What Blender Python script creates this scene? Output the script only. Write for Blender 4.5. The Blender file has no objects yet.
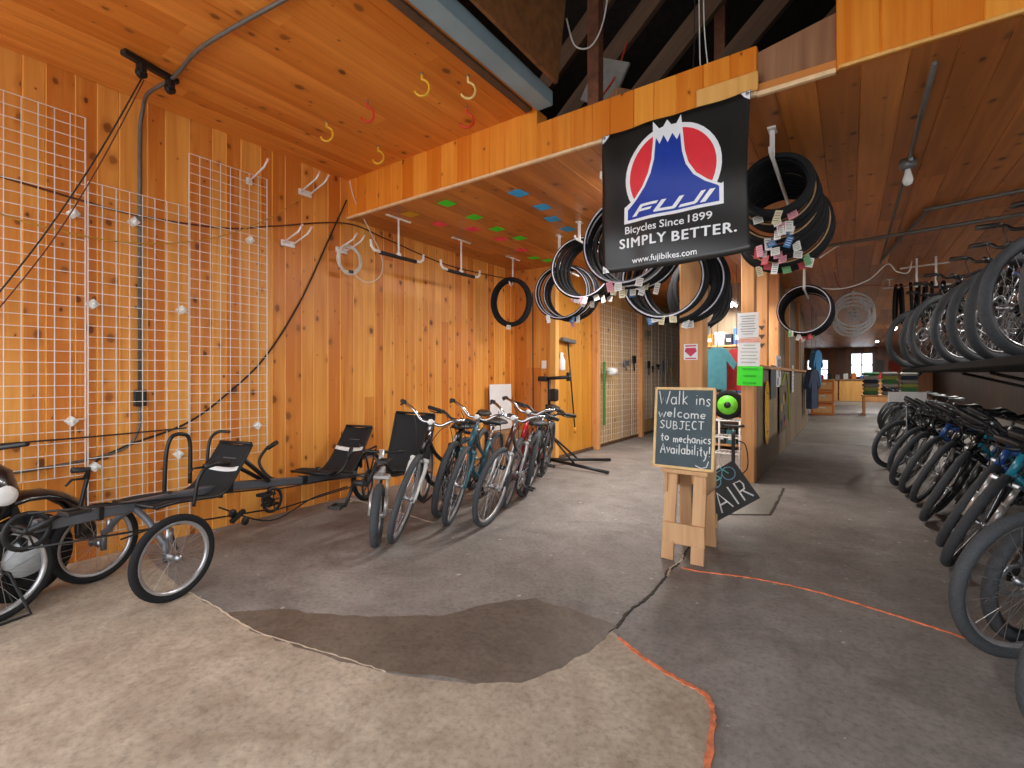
import bpy, bmesh, math, random
from mathutils import Vector, Matrix, Euler
random.seed(7)
PI = math.pi
SC = bpy.context.scene
COL = SC.collection

# ------------------------------------------------------------------ camera, world, exposure
cam_d = bpy.data.cameras.new('camera')
cam_d.sensor_width = 36.0
cam_d.lens = 36.0 * 480.0 / 1024.0
cam_d.shift_y = -8.0 / 1024.0
cam_d.clip_end = 200
cam = bpy.data.objects.new('camera', cam_d)
COL.objects.link(cam)
cam.location = (0, 0, 1.25)
cam.rotation_euler = (PI / 2, 0, math.radians(35.15))
SC.camera = cam

world = bpy.data.worlds.new('world')
SC.world = world
world.use_nodes = True
bg = world.node_tree.nodes['Background']
bg.inputs[0].default_value = (0.93, 0.96, 1.0, 1)
bg.inputs[1].default_value = 1.85
SC.view_settings.view_transform = 'Standard'
SC.view_settings.look = 'None'
SC.view_settings.gamma = 1.0
SC.view_settings.use_curve_mapping = False
SC.view_settings.exposure = 0.85
SC.cycles.max_bounces = 8
SC.cycles.diffuse_bounces = 5
SC.cycles.sample_clamp_indirect = 4.0
SC.cycles.use_denoising = True

def area_lamp(name, loc, size, size_y, power, rot=(0, 0, 0), color=(1, 1, 1), parent=None):
    l = bpy.data.lights.new(name, 'AREA')
    l.shape = 'RECTANGLE'; l.size = size; l.size_y = size_y; l.energy = power; l.color = color
    o = bpy.data.objects.new(name, l); COL.objects.link(o)
    o.location = loc; o.rotation_euler = rot
    if parent: o.parent = parent
    return o

# ------------------------------------------------------------------ materials
def lin(c):
    return tuple(((x / 255.0) / 12.92 if x / 255.0 <= 0.04045 else ((x / 255.0 + 0.055) / 1.055) ** 2.4) for x in c) + (1.0,)

class NT:
    def __init__(s, name):
        s.m = bpy.data.materials.new(name); s.m.use_nodes = True
        s.t = s.m.node_tree; s.b = s.t.nodes['Principled BSDF']
    def n(s, kind, **kw):
        o = s.t.nodes.new(kind)
        for k, v in kw.items():
            if k.startswith('i_'):
                key = k[2:]
                key = int(key) if key.isdigit() else key
                o.inputs[key].default_value = v
            else: setattr(o, k, v)
        return o
    def l(s, a, ao, b, bi): s.t.links.new(a.outputs[ao], b.inputs[bi])
    def math(s, op, a, b=None):
        o = s.t.nodes.new('ShaderNodeMath'); o.operation = op
        for i, x in enumerate((a, b)):
            if x is None: continue
            if isinstance(x, (int, float)): o.inputs[i].default_value = x
            else: s.t.links.new(x, o.inputs[i])
        return o.outputs[0]
    def mix(s, fac, a, b, mode='MIX'):
        o = s.t.nodes.new('ShaderNodeMix'); o.data_type = 'RGBA'; o.blend_type = mode
        for sock, x in ((o.inputs[0], fac), (o.inputs[6], a), (o.inputs[7], b)):
            if isinstance(x, (int, float)): sock.default_value = x
            elif isinstance(x, tuple): sock.default_value = x
            else: s.t.links.new(x, sock)
        return o.outputs[2]
    def ramp(s, fac, stops):
        o = s.t.nodes.new('ShaderNodeValToRGB')
        e = o.color_ramp.elements
        while len(e) < len(stops): e.new(0.5)
        for k, (p, c) in enumerate(stops):
            e[k].position = p; e[k].color = c if len(c) == 4 else tuple(c) + (1,)
        s.t.links.new(fac, o.inputs[0])
        return o.outputs[0]
    def bump(s, h, strength=0.3, dist=0.01):
        o = s.t.nodes.new('ShaderNodeBump'); o.inputs['Strength'].default_value = strength; o.inputs['Distance'].default_value = dist
        s.t.links.new(h, o.inputs['Height']); s.t.links.new(o.outputs[0], s.b.inputs['Normal'])

MATS = {}
def mat(name, rgb, rough=0.5, metal=0.0, noise=0.12, scale=18.0, bump=0.0, emit=None, spec=0.5, alpha=1.0, trans=0.0, coat=0.0):
    if name in MATS: return MATS[name]
    t = NT(name); c = lin(rgb)
    tc = t.n('ShaderNodeTexCoord')
    nz = t.n('ShaderNodeTexNoise', i_Scale=scale, i_Detail=4.0)
    t.l(tc, 'Object', nz, 'Vector')
    lo = tuple(x * (1 - noise) for x in c[:3]) + (1,); hi = tuple(min(1, x * (1 + noise)) for x in c[:3]) + (1,)
    t.t.links.new(t.ramp(nz.outputs[0], [(0.3, lo), (0.7, hi)]), t.b.inputs['Base Color'])
    t.b.inputs['Roughness'].default_value = rough
    t.b.inputs['Metallic'].default_value = metal
    t.b.inputs['Specular IOR Level'].default_value = spec
    t.b.inputs['Alpha'].default_value = alpha
    t.b.inputs['Transmission Weight'].default_value = trans
    t.b.inputs['Coat Weight'].default_value = coat
    if bump: t.bump(nz.outputs[0], bump, 0.004)
    if emit:
        t.b.inputs['Emission Color'].default_value = c; t.b.inputs['Emission Strength'].default_value = emit
    MATS[name] = t.m
    return t.m

def wood(name, light, dark, knot=(92, 42, 12), rough=0.4, knots=0.6, grain=1.0, uvmode=True, coat=0.0):
    if name in MATS: return MATS[name]
    t = NT(name)
    tc = t.n('ShaderNodeTexCoord')
    src = (tc, 'UV') if uvmode else (tc, 'Object')
    at = t.n('ShaderNodeAttribute', attribute_name='board')
    mp = t.n('ShaderNodeMapping'); t.l(src[0], src[1], mp, 'Vector')
    mp.inputs['Scale'].default_value = (22, 0.9, 1) if uvmode else (22, 22, 1.2)
    n1 = t.n('ShaderNodeTexNoise', i_Scale=1.0, i_Detail=5.0, i_Distortion=0.6); t.l(mp, 0, n1, 'Vector')
    mp2 = t.n('ShaderNodeMapping'); t.l(src[0], src[1], mp2, 'Vector')
    mp2.inputs['Scale'].default_value = (5, 0.7, 1) if uvmode else (5, 5, 0.7)
    n2 = t.n('ShaderNodeTexNoise', i_Scale=1.0, i_Detail=3.0); t.l(mp2, 0, n2, 'Vector')
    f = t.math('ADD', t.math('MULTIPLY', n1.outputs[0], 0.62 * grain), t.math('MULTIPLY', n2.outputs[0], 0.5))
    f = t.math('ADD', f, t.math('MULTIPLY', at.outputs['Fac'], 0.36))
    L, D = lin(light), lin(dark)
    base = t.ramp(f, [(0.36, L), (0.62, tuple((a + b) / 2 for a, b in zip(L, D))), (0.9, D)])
    # knots: dark ovals in the cells of a Voronoi texture
    vs = 'Vector'
    mp3 = t.n('ShaderNodeMapping'); t.l(src[0], src[1], mp3, 'Vector')
    mp3.inputs['Scale'].default_value = (6.5, 4.8, 1) if uvmode else (7, 7, 4)
    nw = t.n('ShaderNodeTexNoise', i_Scale=3.0, i_Detail=2.0); t.l(mp3, 0, nw, vs)
    wob = t.n('ShaderNodeVectorMath', operation='SCALE'); wob.inputs['Scale'].default_value = 0.16
    t.l(nw, 'Color', wob, 0)
    add = t.n('ShaderNodeVectorMath', operation='ADD'); t.l(mp3, 0, add, 0); t.l(wob, 0, add, 1)
    vo = t.n('ShaderNodeTexVoronoi', voronoi_dimensions='2D' if uvmode else '3D', i_Scale=1.0); t.l(add, 0, vo, vs)
    sep = t.n('ShaderNodeSeparateColor'); t.l(vo, 'Color', sep, 0)
    has = t.math('LESS_THAN', sep.outputs[0], t.math('MULTIPLY', t.math('ADD', t.math('MULTIPLY', at.outputs['Fac'], 1.1), .3), knots) if uvmode else knots)
    rad = t.math('ADD', t.math('MULTIPLY', t.math('POWER', sep.outputs[1], 2.5), 0.14), 0.03)
    q = t.math('DIVIDE', vo.outputs['Distance'], rad)
    k = t.ramp(q, [(0.35, (1, 1, 1)), (0.8, (0.55, 0.55, 0.55)), (1.25, (0.12, 0.12, 0.12)), (2.4, (0, 0, 0))]) if False else None
    kf = t.math('MULTIPLY', t.math('MAXIMUM', t.math('SUBTRACT', 1.0, t.math('MULTIPLY', q, 0.85)), 0.0), has)
    kf = t.math('MINIMUM', t.math('MULTIPLY', kf, 2.6), 1.0)
    halo = t.math('MULTIPLY', t.math('MAXIMUM', t.math('SUBTRACT', 1.0, t.math('MULTIPLY', q, 0.36)), 0.0), has)
    c1 = t.mix(t.math('MULTIPLY', halo, 0.85), base, tuple(x * .8 for x in D[:3]) + (1,))
    c2 = t.mix(t.math('MULTIPLY', kf, t.math('ADD', t.math('MULTIPLY', sep.outputs[2], 0.55), 0.40)), c1, lin(knot))
    t.t.links.new(c2, t.b.inputs['Base Color'])
    t.b.inputs['Roughness'].default_value = rough
    t.b.inputs['Coat Weight'].default_value = coat
    t.b.inputs['Coat Roughness'].default_value = 0.25
    t.bump(n1.outputs[0], 0.08, 0.003)
    MATS[name] = t.m
    return t.m

def concrete(name, c1, c2, c3, rough=0.6, speck=True, scale=1.0):
    if name in MATS: return MATS[name]
    t = NT(name)
    tc = t.n('ShaderNodeTexCoord')
    n1 = t.n('ShaderNodeTexNoise', i_Scale=0.9 * scale, i_Detail=7.0, i_Roughness=0.62, i_Distortion=0.5); t.l(tc, 'Object', n1, 'Vector')
    n2 = t.n('ShaderNodeTexNoise', i_Scale=38.0, i_Detail=5.0, i_Roughness=0.7); t.l(tc, 'Object', n2, 'Vector')
    n3 = t.n('ShaderNodeTexNoise', i_Scale=5.0 * scale, i_Detail=6.0, i_Roughness=0.7); t.l(tc, 'Object', n3, 'Vector')
    b = t.ramp(n1.outputs[0], [(0.32, lin(c1)), (0.52, lin(c2)), (0.72, lin(c3))])
    b = t.mix(0.42, b, t.ramp(n3.outputs[0], [(0.32, lin(c1)), (0.7, lin(c3))]))
    b = t.mix(0.8, b, t.ramp(n2.outputs[0], [(0.25, (0.5, 0.5, 0.5)), (0.5, (1, 1, 1)), (0.8, (1.25, 1.25, 1.25))]), 'MULTIPLY')
    n4 = t.n('ShaderNodeTexNoise', i_Scale=1.7, i_Detail=6.0, i_Roughness=0.75, i_Distortion=1.2); t.l(tc, 'Object', n4, 'Vector')
    b = t.mix(t.ramp(n4.outputs[0], [(0.52, (0, 0, 0)), (0.7, (.55, .55, .55))]), b, tuple(x * .72 * k for x, k in zip(lin(c1)[:3], (1.1, .98, .9))) + (1,))
    if speck:
        vo = t.n('ShaderNodeTexVoronoi', i_Scale=6.0, voronoi_dimensions='2D')
        w_ = t.n('ShaderNodeVectorMath', operation='SCALE'); w_.inputs['Scale'].default_value = .08; t.l(n3, 'Color', w_, 0)
        a_ = t.n('ShaderNodeVectorMath', operation='ADD'); t.l(tc, 'Object', a_, 0); t.l(w_, 0, a_, 1); t.l(a_, 0, vo, 'Vector')
        sp = t.n('ShaderNodeSeparateColor'); t.l(vo, 'Color', sp, 0)
        m = t.math('MULTIPLY', t.math('LESS_THAN', vo.outputs['Distance'], t.math('MULTIPLY', sp.outputs[1], 0.08)), t.math('LESS_THAN', sp.outputs[0], 0.22))
        b = t.mix(t.math('MULTIPLY', m, 0.55), b, lin((205, 198, 186)))
    t.t.links.new(b, t.b.inputs['Base Color'])
    rr = t.math('ADD', t.math('MULTIPLY', n3.outputs[0], 0.3), rough - 0.15)
    t.t.links.new(rr, t.b.inputs['Roughness'])
    t.b.inputs['Specular IOR Level'].default_value = 0.35
    t.bump(n2.outputs[0], 0.18, 0.004)
    MATS[name] = t.m
    return t.m

M_PINE = wood('pine_wall', (244, 178, 86), (204, 118, 40), rough=0.45, knots=0.75)
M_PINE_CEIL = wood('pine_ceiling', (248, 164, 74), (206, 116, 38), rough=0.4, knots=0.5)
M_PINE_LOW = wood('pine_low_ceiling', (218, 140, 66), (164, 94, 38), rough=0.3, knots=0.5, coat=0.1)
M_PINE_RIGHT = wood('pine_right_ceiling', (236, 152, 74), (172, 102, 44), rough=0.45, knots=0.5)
M_BLOND = wood('blond_board', (240, 184, 104), (206, 140, 62), rough=.5, knots=.2, uvmode=False)
M_PINE_FASCIA = wood('pine_fascia', (250, 168, 62), (216, 118, 26), rough=0.4, knots=0.35)
M_PLY = wood('yellow_board', (226, 164, 62), (190, 122, 34), rough=0.5, knots=0.5)
M_PLYG = wood('grey_plywood', (160, 140, 112), (118, 100, 78), knot=(84, 70, 52), rough=0.65, knots=0.2)
M_LATTICE = wood('pale_board', (214, 184, 132), (176, 140, 90), rough=0.6, knots=0.3)
M_POST = wood('post_wood', (226, 166, 106), (184, 118, 62), rough=0.55, knots=0.5, uvmode=False)
M_STAND = wood('sawhorse_wood', (216, 174, 128), (176, 126, 84), rough=0.7, knots=0.35, uvmode=False)
M_OLD = wood('old_timber', (104, 76, 54), (58, 40, 28), rough=0.85, knots=0.2, uvmode=False)
M_ROUGH = wood('rough_beam', (162, 116, 82), (104, 64, 42), rough=0.9, knots=0.3, uvmode=False)
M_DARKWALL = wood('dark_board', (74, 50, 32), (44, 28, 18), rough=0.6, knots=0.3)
M_ROOF = mat('roof_sheathing', (34, 26, 22), 0.95, noise=0.4)
M_CONC = concrete('concrete_floor', (106, 99, 94), (136, 128, 122), (164, 156, 149), 0.66)
M_APRON = concrete('concrete_apron', (142, 126, 109), (171, 155, 136), (195, 179, 160), 0.7, speck=False, scale=1.6)
M_DAMP = concrete('damp_concrete', (86, 75, 66), (106, 94, 83), (128, 115, 103), 0.5, speck=False, scale=1.4)
M_AISLE = concrete('aisle_concrete', (112, 106, 98), (132, 126, 118), (150, 146, 138), 0.5, speck=False)
M_BLACK = mat('black_paint', (22, 22, 24), 0.4)
M_BLACKP = mat('black_plastic', (26, 26, 27), 0.5, bump=0.1)
M_RUBBER = mat('tyre_rubber', (32, 32, 34), 0.85, noise=0.25, scale=90, bump=0.4, spec=.25)
M_RUBBERG = mat('dusty_rubber', (66, 68, 71), 0.8, noise=0.22, scale=110, bump=0.6)
M_TAN = mat('tan_sidewall', (176, 140, 96), 0.7)
M_STRIPE = mat('pale_stripe', (206, 202, 214), 0.6)
M_CHROME = mat('chrome', (205, 205, 208), 0.22, 1.0, noise=0.04)
M_ALU = mat('brushed_aluminium', (178, 180, 184), 0.38, 1.0, noise=0.06)
M_SPOKE = mat('spoke_steel', (190, 190, 192), 0.3, 0.9)
M_WHITE = mat('white_enamel', (236, 234, 230), 0.45, noise=0.04)
M_WIRE = mat('white_wire', (222, 216, 206), 0.45, noise=0.05)
M_GREY = mat('grey_metal', (118, 118, 120), 0.45, 0.5)
M_STEELB = mat('blue_steel', (140, 166, 176), 0.6, 0.1, noise=0.1, scale=4)
M_DGREY = mat('dark_grey_beam', (96, 98, 104), 0.42, 0.3, noise=0.06)
M_CHALK = mat('chalkboard', (74, 88, 94), 0.8, noise=0.18, scale=6)
M_CHALKL = mat('chalk', (236, 238, 236), 0.9)
M_VINYL = mat('black_vinyl', (34, 32, 30), 0.28, noise=0.2, scale=7)
M_MESHF = mat('black_mesh_fabric', (28, 28, 30), 0.85, noise=0.3, scale=160, bump=0.5)
M_REFL = mat('white_band', (240, 240, 238), 0.5, noise=0.02)
M_PAPER = mat('paper', (232, 232, 232), 0.8, noise=0.03)
M_ORANGE = mat('orange_paint', (216, 120, 80), 0.8, noise=0.35, scale=30)

# ------------------------------------------------------------------ mesh builder
class MB:
    def __init__(s): s.v = []; s.f = []; s.m = []; s.sm = []; s.uv = []; s.bd = []
    def _add(s, vs, fs, mi=0, smooth=False, M=None):
        o = len(s.v)
        for p in vs: s.v.append(tuple(M @ Vector(p)) if M else tuple(p))
        for f in fs: s.f.append(tuple(i + o for i in f)); s.m.append(mi); s.sm.append(smooth)
        return s
    def box(s, c, d, rot=None, mi=0, bev=0.0, M=None):
        x, y, z = d[0] / 2, d[1] / 2, d[2] / 2
        R = Matrix.Translation(c) @ (Euler(rot).to_matrix().to_4x4() if rot else Matrix())
        if M: R = M @ R
        b = min(bev, x * .9, y * .9, z * .9)
        if b <= 0:
            vs = [(i * x, j * y, k * z) for i in (-1, 1) for j in (-1, 1) for k in (-1, 1)]
            fs = [(0, 1, 3, 2), (4, 6, 7, 5), (0, 4, 5, 1), (2, 3, 7, 6), (0, 2, 6, 4), (1, 5, 7, 3)]
            return s._add(vs, fs, mi, False, R)
        vs = []; idx = {}
        for i in (-1, 1):
            for j in (-1, 1):
                for k in (-1, 1):
                    for a, p in enumerate(((i * x, j * (y - b), k * (z - b)), (i * (x - b), j * y, k * (z - b)), (i * (x - b), j * (y - b), k * z))):
                        idx[i, j, k, a] = len(vs); vs.append(p)
        fs = []
        g = lambda *t: idx[t]
        for i in (-1, 1):
            q = [(-1, -1), (1, -1), (1, 1), (-1, 1)]
            if i < 0: q = q[::-1]
            fs.append([g(i, j, k, 0) for j, k in q]); fs.append([g(k, i, j, 1) for j, k in q]); fs.append([g(j, k, i, 2) for j, k in q])
        for j in (-1, 1):
            for k in (-1, 1):
                fs.append([g(-1, j, k, 1), g(1, j, k, 1), g(1, j, k, 2), g(-1, j, k, 2)])
                fs.append([g(j, -1, k, 0), g(j, 1, k, 0), g(j, 1, k, 2), g(j, -1, k, 2)])
                fs.append([g(j, k, -1, 0), g(j, k, 1, 0), g(j, k, 1, 1), g(j, k, -1, 1)])
                for i in (-1, 1):
                    if i == -1: pass
        for i in (-1, 1):
            for j in (-1, 1):
                for k in (-1, 1): fs.append([g(i, j, k, 0), g(i, j, k, 1), g(i, j, k, 2)])
        return s._add(vs, fs, mi, False, R)
    def tube(s, pts, r, n=8, closed=False, mi=0, M=None, cap=True, flat=1.0):
        P = [Vector(p) for p in pts]; N = len(P)
        rs = r if isinstance(r, (list, tuple)) else [r] * N
        tang = []
        for i in range(N):
            a = P[(i - 1) % N] if (closed or i > 0) else P[i]
            b = P[(i + 1) % N] if (closed or i < N - 1) else P[i]
            t = (b - a)
            tang.append(t.normalized() if t.length > 1e-9 else Vector((0, 0, 1)))
        up = Vector((0, 0, 1)) if abs(tang[0].z) < 0.9 else Vector((1, 0, 0))
        nrm = (up - tang[0] * up.dot(tang[0])).normalized()
        vs = []
        for i in range(N):
            nrm = (nrm - tang[i] * nrm.dot(tang[i]))
            nrm = nrm.normalized() if nrm.length > 1e-6 else tang[i].orthogonal().normalized()
            bn = tang[i].cross(nrm)
            for k in range(n):
                a = 2 * PI * k / n + PI / n
                vs.append(P[i] + (nrm * math.cos(a) * flat + bn * math.sin(a)) * rs[i])
        fs = []
        for i in range(N if closed else N - 1):
            j = (i + 1) % N
            for k in range(n):
                l = (k + 1) % n
                fs.append((i * n + k, i * n + l, j * n + l, j * n + k))
        if cap and not closed:
            fs.append(tuple(range(n))[::-1]); fs.append(tuple((N - 1) * n + k for k in range(n)))
        return s._add(vs, fs, mi, n > 4, M)
    def ring(s, c, R, prof, nu=40, axis='X', mi=0, M=None, sq=1.0, a0=0.0, a1=2 * PI):
        """sweep a closed profile [(axial, radial)] round an axis through c"""
        full = abs(a1 - a0 - 2 * PI) < 1e-6
        vs = []; m = len(prof); n = nu if full else nu + 1
        for i in range(n):
            a = a0 + (a1 - a0) * i / nu
            ca, sa = math.cos(a), math.sin(a) * sq
            for (ax, rr) in prof:
                p = {'X': (ax, (R + rr) * ca, (R + rr) * sa), 'Y': ((R + rr) * ca, ax, (R + rr) * sa), 'Z': ((R + rr) * ca, (R + rr) * sa, ax)}[axis]
                vs.append((p[0] + c[0], p[1] + c[1], p[2] + c[2]))
        fs = []
        for i in range(nu):
            j = (i + 1) % n
            for k in range(m):
                l = (k + 1) % m
                fs.append((i * m + k, i * m + l, j * m + l, j * m + k))
        return s._add(vs, fs, mi, True, M)
    def lathe(s, c, prof, n=20, axis='Z', mi=0, M=None):
        """prof [(r, h)] turned about the axis; ends closed"""
        vs = []; fs = []
        for (r, h) in prof:
            for k in range(n):
                a = 2 * PI * k / n
                x, y = r * math.cos(a), r * math.sin(a)
                p = {'Z': (x, y, h), 'X': (h, x, y), 'Y': (x, h, y)}[axis]
                vs.append((p[0] + c[0], p[1] + c[1], p[2] + c[2]))
        for i in range(len(prof) - 1):
            for k in range(n):
                l = (k + 1) % n
                fs.append((i * n + k, i * n + l, (i + 1) * n + l, (i + 1) * n + k))
        fs.append(tuple(range(n))[::-1]); fs.append(tuple((len(prof) - 1) * n + k for k in range(n)))
        return s._add(vs, fs, mi, True, M)
    def prism(s, poly, h0, h1, mi=0, M=None, smooth=False):
        n = len(poly)
        vs = [(p[0], p[1], h0) for p in poly] + [(p[0], p[1], h1) for p in poly]
        fs = [tuple(range(n))[::-1], tuple(range(n, 2 * n))]
        for k in range(n):
            l = (k + 1) % n
            fs.append((k, l, n + l, n + k))
        return s._add(vs, fs, mi, smooth, M)
    def sheet(s, rows, th=0.004, mi=0, M=None, smooth=True):
        """thin shell from a grid of points"""
        R = len(rows); Cn = len(rows[0]); vs = []; nv = R * Cn
        g = [[Vector(p) for p in r] for r in rows]
        nor = []
        for i in range(R):
            for j in range(Cn):
                du = g[min(i + 1, R - 1)][j] - g[max(i - 1, 0)][j]; dv = g[i][min(j + 1, Cn - 1)] - g[i][max(j - 1, 0)]
                nn = du.cross(dv); nor.append(nn.normalized() if nn.length > 1e-9 else Vector((0, 0, 1)))
        flat = [p for r in g for p in r]
        vs = [p + n_ * th / 2 for p, n_ in zip(flat, nor)] + [p - n_ * th / 2 for p, n_ in zip(flat, nor)]
        fs = []
        for i in range(R - 1):
            for j in range(Cn - 1):
                a, b, c_, d_ = i * Cn + j, i * Cn + j + 1, (i + 1) * Cn + j + 1, (i + 1) * Cn + j
                fs.append((a, d_, c_, b)); fs.append((a + nv, b + nv, c_ + nv, d_ + nv))
        per = [(0, j) for j in range(Cn)] + [(i, Cn - 1) for i in range(1, R)] + [(R - 1, j) for j in range(Cn - 2, -1, -1)] + [(i, 0) for i in range(R - 2, 0, -1)]
        for k in range(len(per)):
            a = per[k][0] * Cn + per[k][1]; q = per[(k + 1) % len(per)]; b = q[0] * Cn + q[1]
            fs.append((a, b, b + nv, a + nv))
        return s._add(vs, fs, mi, smooth, M)
    def mesh(s, name, mats):
        me = bpy.data.meshes.new(name)
        me.from_pydata(s.v, [], s.f)
        for m_ in (mats if isinstance(mats, (list, tuple)) else [mats]): me.materials.append(m_)
        me.polygons.foreach_set('material_index', s.m)
        me.polygons.foreach_set('use_smooth', s.sm)
        me.update()
        return me
    def build(s, name, mats, parent=None, loc=None, rot=None):
        o = bpy.data.objects.new(name, s.mesh(name, mats)); COL.objects.link(o)
        if parent: o.parent = parent
        if loc: o.location = loc
        if rot: o.rotation_euler = rot
        return o

def tag(o, label, cat, group=None, kind=None):
    o['label'] = label; o['category'] = cat
    if group: o['group'] = group
    if kind: o['kind'] = kind
    return o
def thing(name, label, cat, loc=(0, 0, 0), rot=(0, 0, 0), group=None):
    o = bpy.data.objects.new(name, None); COL.objects.link(o)
    o.empty_display_size = 0.1; o.location = loc; o.rotation_euler = rot
    return tag(o, label, cat, group)
def struct(o): o['kind'] = 'structure'; return o
def box(name, c, d, m, parent=None, rot=None, bev=0.003):
    return MB().box((0, 0, 0), d, bev=bev).build(name, m, parent, c, rot)
def tube(name, pts, r, m, parent=None, n=8, closed=False):
    return MB().tube(pts, r, n, closed).build(name, m, parent)
def copy_tree(o, parent=None):
    c = o.copy(); COL.objects.link(c)
    if parent: c.parent = parent; c.matrix_parent_inverse = o.matrix_parent_inverse.copy(); c.matrix_local = o.matrix_local.copy()
    for ch in list(o.children): copy_tree(ch, c)
    return c
ORD = ['first', 'second', 'third', 'fourth', 'fifth', 'sixth', 'seventh', 'eighth', 'ninth', 'tenth', 'eleventh', 'twelfth', 'thirteenth', 'fourteenth', 'fifteenth', 'sixteenth']

def spline(pts, n=8):
    P = [Vector(p) for p in pts]; out = []
    for i in range(len(P) - 1):
        p0, p1, p2, p3 = P[max(i - 1, 0)], P[i], P[i + 1], P[min(i + 2, len(P) - 1)]
        for k in range(n):
            t = k / n
            out.append(0.5 * ((2 * p1) + (p2 - p0) * t + (2 * p0 - 5 * p1 + 4 * p2 - p3) * t * t + (3 * p1 - p0 - 3 * p2 + p3) * t ** 3))
    out.append(P[-1]); return out

def boards(name, m, o, u, v, n, U, V, w0, w1, seed, back=0.12, groove=0.006, joint=0.55, parent=None, edge=None):
    """a panelled surface: strips run along v, counted along u, faces look along n; grooves are real"""
    rnd = random.Random(seed)
    o, u, v, n = Vector(o), Vector(u), Vector(v), Vector(n)
    vs = []; fs = []; uv = []; bd = []
    b = 0.005; p = 0.0
    def quad(pts, uvs, val):
        k = len(vs); vs.extend(pts); fs.append((k, k + 1, k + 2, k + 3)); uv.extend(uvs); bd.append(val)
    flip = u.cross(v).dot(n) < 0
    while p < U - 1e-6:
        w = min(rnd.uniform(w0, w1), U - p)
        if U - p - w < 0.05: w = U - p
        cuts = [0.0, V]
        if rnd.random() < joint: cuts.insert(1, rnd.uniform(0.15, 0.85) * V)
        if V > 6:
            cuts = [0.0]
            while cuts[-1] < V: cuts.append(min(V, cuts[-1] + rnd.uniform(1.6, 4.2)))
        for q0, q1 in zip(cuts[:-1], cuts[1:]):
            ru, rv, val = rnd.uniform(0, 90), rnd.uniform(0, 90), rnd.random()
            prof = [(p, -groove), (p + b, 0), (p + w - b, 0), (p + w, -groove)]
            for (a, da), (c, dc) in zip(prof[:-1], prof[1:]):
                pts = [o + u * a + v * q0 + n * da, o + u * c + v * q0 + n * dc, o + u * c + v * q1 + n * dc, o + u * a + v * q1 + n * da]
                uvs = [(a - p + ru, q0 + rv), (c - p + ru, q0 + rv), (c - p + ru, q1 + rv), (a - p + ru, q1 + rv)]
                if flip: pts.reverse(); uvs.reverse()
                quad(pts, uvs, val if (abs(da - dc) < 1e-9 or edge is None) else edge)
        p += w
    # solid backing
    A = [o - n * groove + u * i * U + v * j * V - n * back * k for i in (0, 1) for j in (0, 1) for k in (0, 1)]
    for f in ((0, 1, 3, 2), (4, 6, 7, 5), (0, 4, 5, 1), (2, 3, 7, 6), (1, 5, 7, 3)):
        quad([A[i] for i in f], [(0.1, 0.1)] * 4, 0.5)
    me = bpy.data.meshes.new(name); me.from_pydata([tuple(x) for x in vs], [], fs)
    l = me.uv_layers.new(name='UVMap')
    l.data.foreach_set('uv', [c for q in uv for c in q])
    a = me.attributes.new('board', 'FLOAT', 'FACE'); a.data.foreach_set('value', bd)
    me.materials.append(m); me.update()
    ob = bpy.data.objects.new(name, me); COL.objects.link(ob)
    if parent: ob.parent = parent
    return ob

def font_mesh(name, text, m, size, M, parent=None, bold=0.0, shear=0.0, sx=1.0, ext=0.0006, align='CENTER', warp=None, space=1.0, fit=None, thick=0.0):
    cu = bpy.data.curves.new(name, 'FONT'); cu.body = text; cu.size = size; cu.offset = bold; cu.shear = shear
    cu.align_x = align; cu.space_character = space; cu.resolution_u = 3; cu.extrude = ext
    t = bpy.data.objects.new(name, cu); COL.objects.link(t)
    dg = bpy.context.evaluated_depsgraph_get(); dg.update()
    me = bpy.data.meshes.new_from_object(t.evaluated_get(dg)); me.name = name
    bpy.data.objects.remove(t); bpy.data.curves.remove(cu)
    me.materials.clear(); me.materials.append(m)
    if fit:
        xs = [v.co.x for v in me.vertices]; sx = fit / (max(xs) - min(xs)); x0 = min(xs)
        for v in me.vertices: v.co.x -= x0
    if thick:      # heavier strokes: the same outline again, a hair to either side
        vs = [v.co.copy() for v in me.vertices]; fs = [tuple(p.vertices) for p in me.polygons]; n = len(vs)
        V = []; F = []
        for q, (dx, dy) in enumerate(((-thick, 0), (0, 0), (thick, 0), (0, thick * .6), (0, -thick * .6))):
            V += [(v.x + dx, v.y + dy, v.z) for v in vs]; F += [tuple(k + q * n for k in f) for f in fs]
        me = bpy.data.meshes.new(name); me.from_pydata(V, [], F); me.materials.append(m)
    for v in me.vertices:
        p = M @ Vector((v.co.x * sx, v.co.y, v.co.z))
        v.co = warp(p) if warp else p
    ob = bpy.data.objects.new(name, me); COL.objects.link(ob)
    if parent: ob.parent = parent
    return ob

# ================================================================== THE SETTING
def ragged(poly, step=0.06, amp=0.012, seed=1):
    rnd = random.Random(seed); out = []
    for i in range(len(poly)):
        a, b = Vector(poly[i]), Vector(poly[(i + 1) % len(poly)])
        k = max(1, int((b - a).length / step))
        nn = Vector((-(b - a).y, (b - a).x)); nn = nn.normalized() if nn.length > 0 else nn
        for j in range(k):
            out.append(tuple(a + (b - a) * j / k + nn * rnd.uniform(-amp, amp)))
    return out
def slab(name, poly, z0, z1, m):
    bm = bmesh.new()
    vs = [bm.verts.new((p[0], p[1], z1)) for p in poly]
    f = bm.faces.new(vs); f.normal_update(); bmesh.ops.triangulate(bm, faces=[f])
    r = bmesh.ops.extrude_face_region(bm, geom=bm.faces[:])
    for v in r['geom']:
        if isinstance(v, bmesh.types.BMVert): v.co.z = z0
    bmesh.ops.recalc_face_normals(bm, faces=bm.faces)
    me = bpy.data.meshes.new(name); bm.to_mesh(me); bm.free(); me.materials.append(m)
    o = bpy.data.objects.new(name, me); COL.objects.link(o)
    return struct(o)

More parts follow.
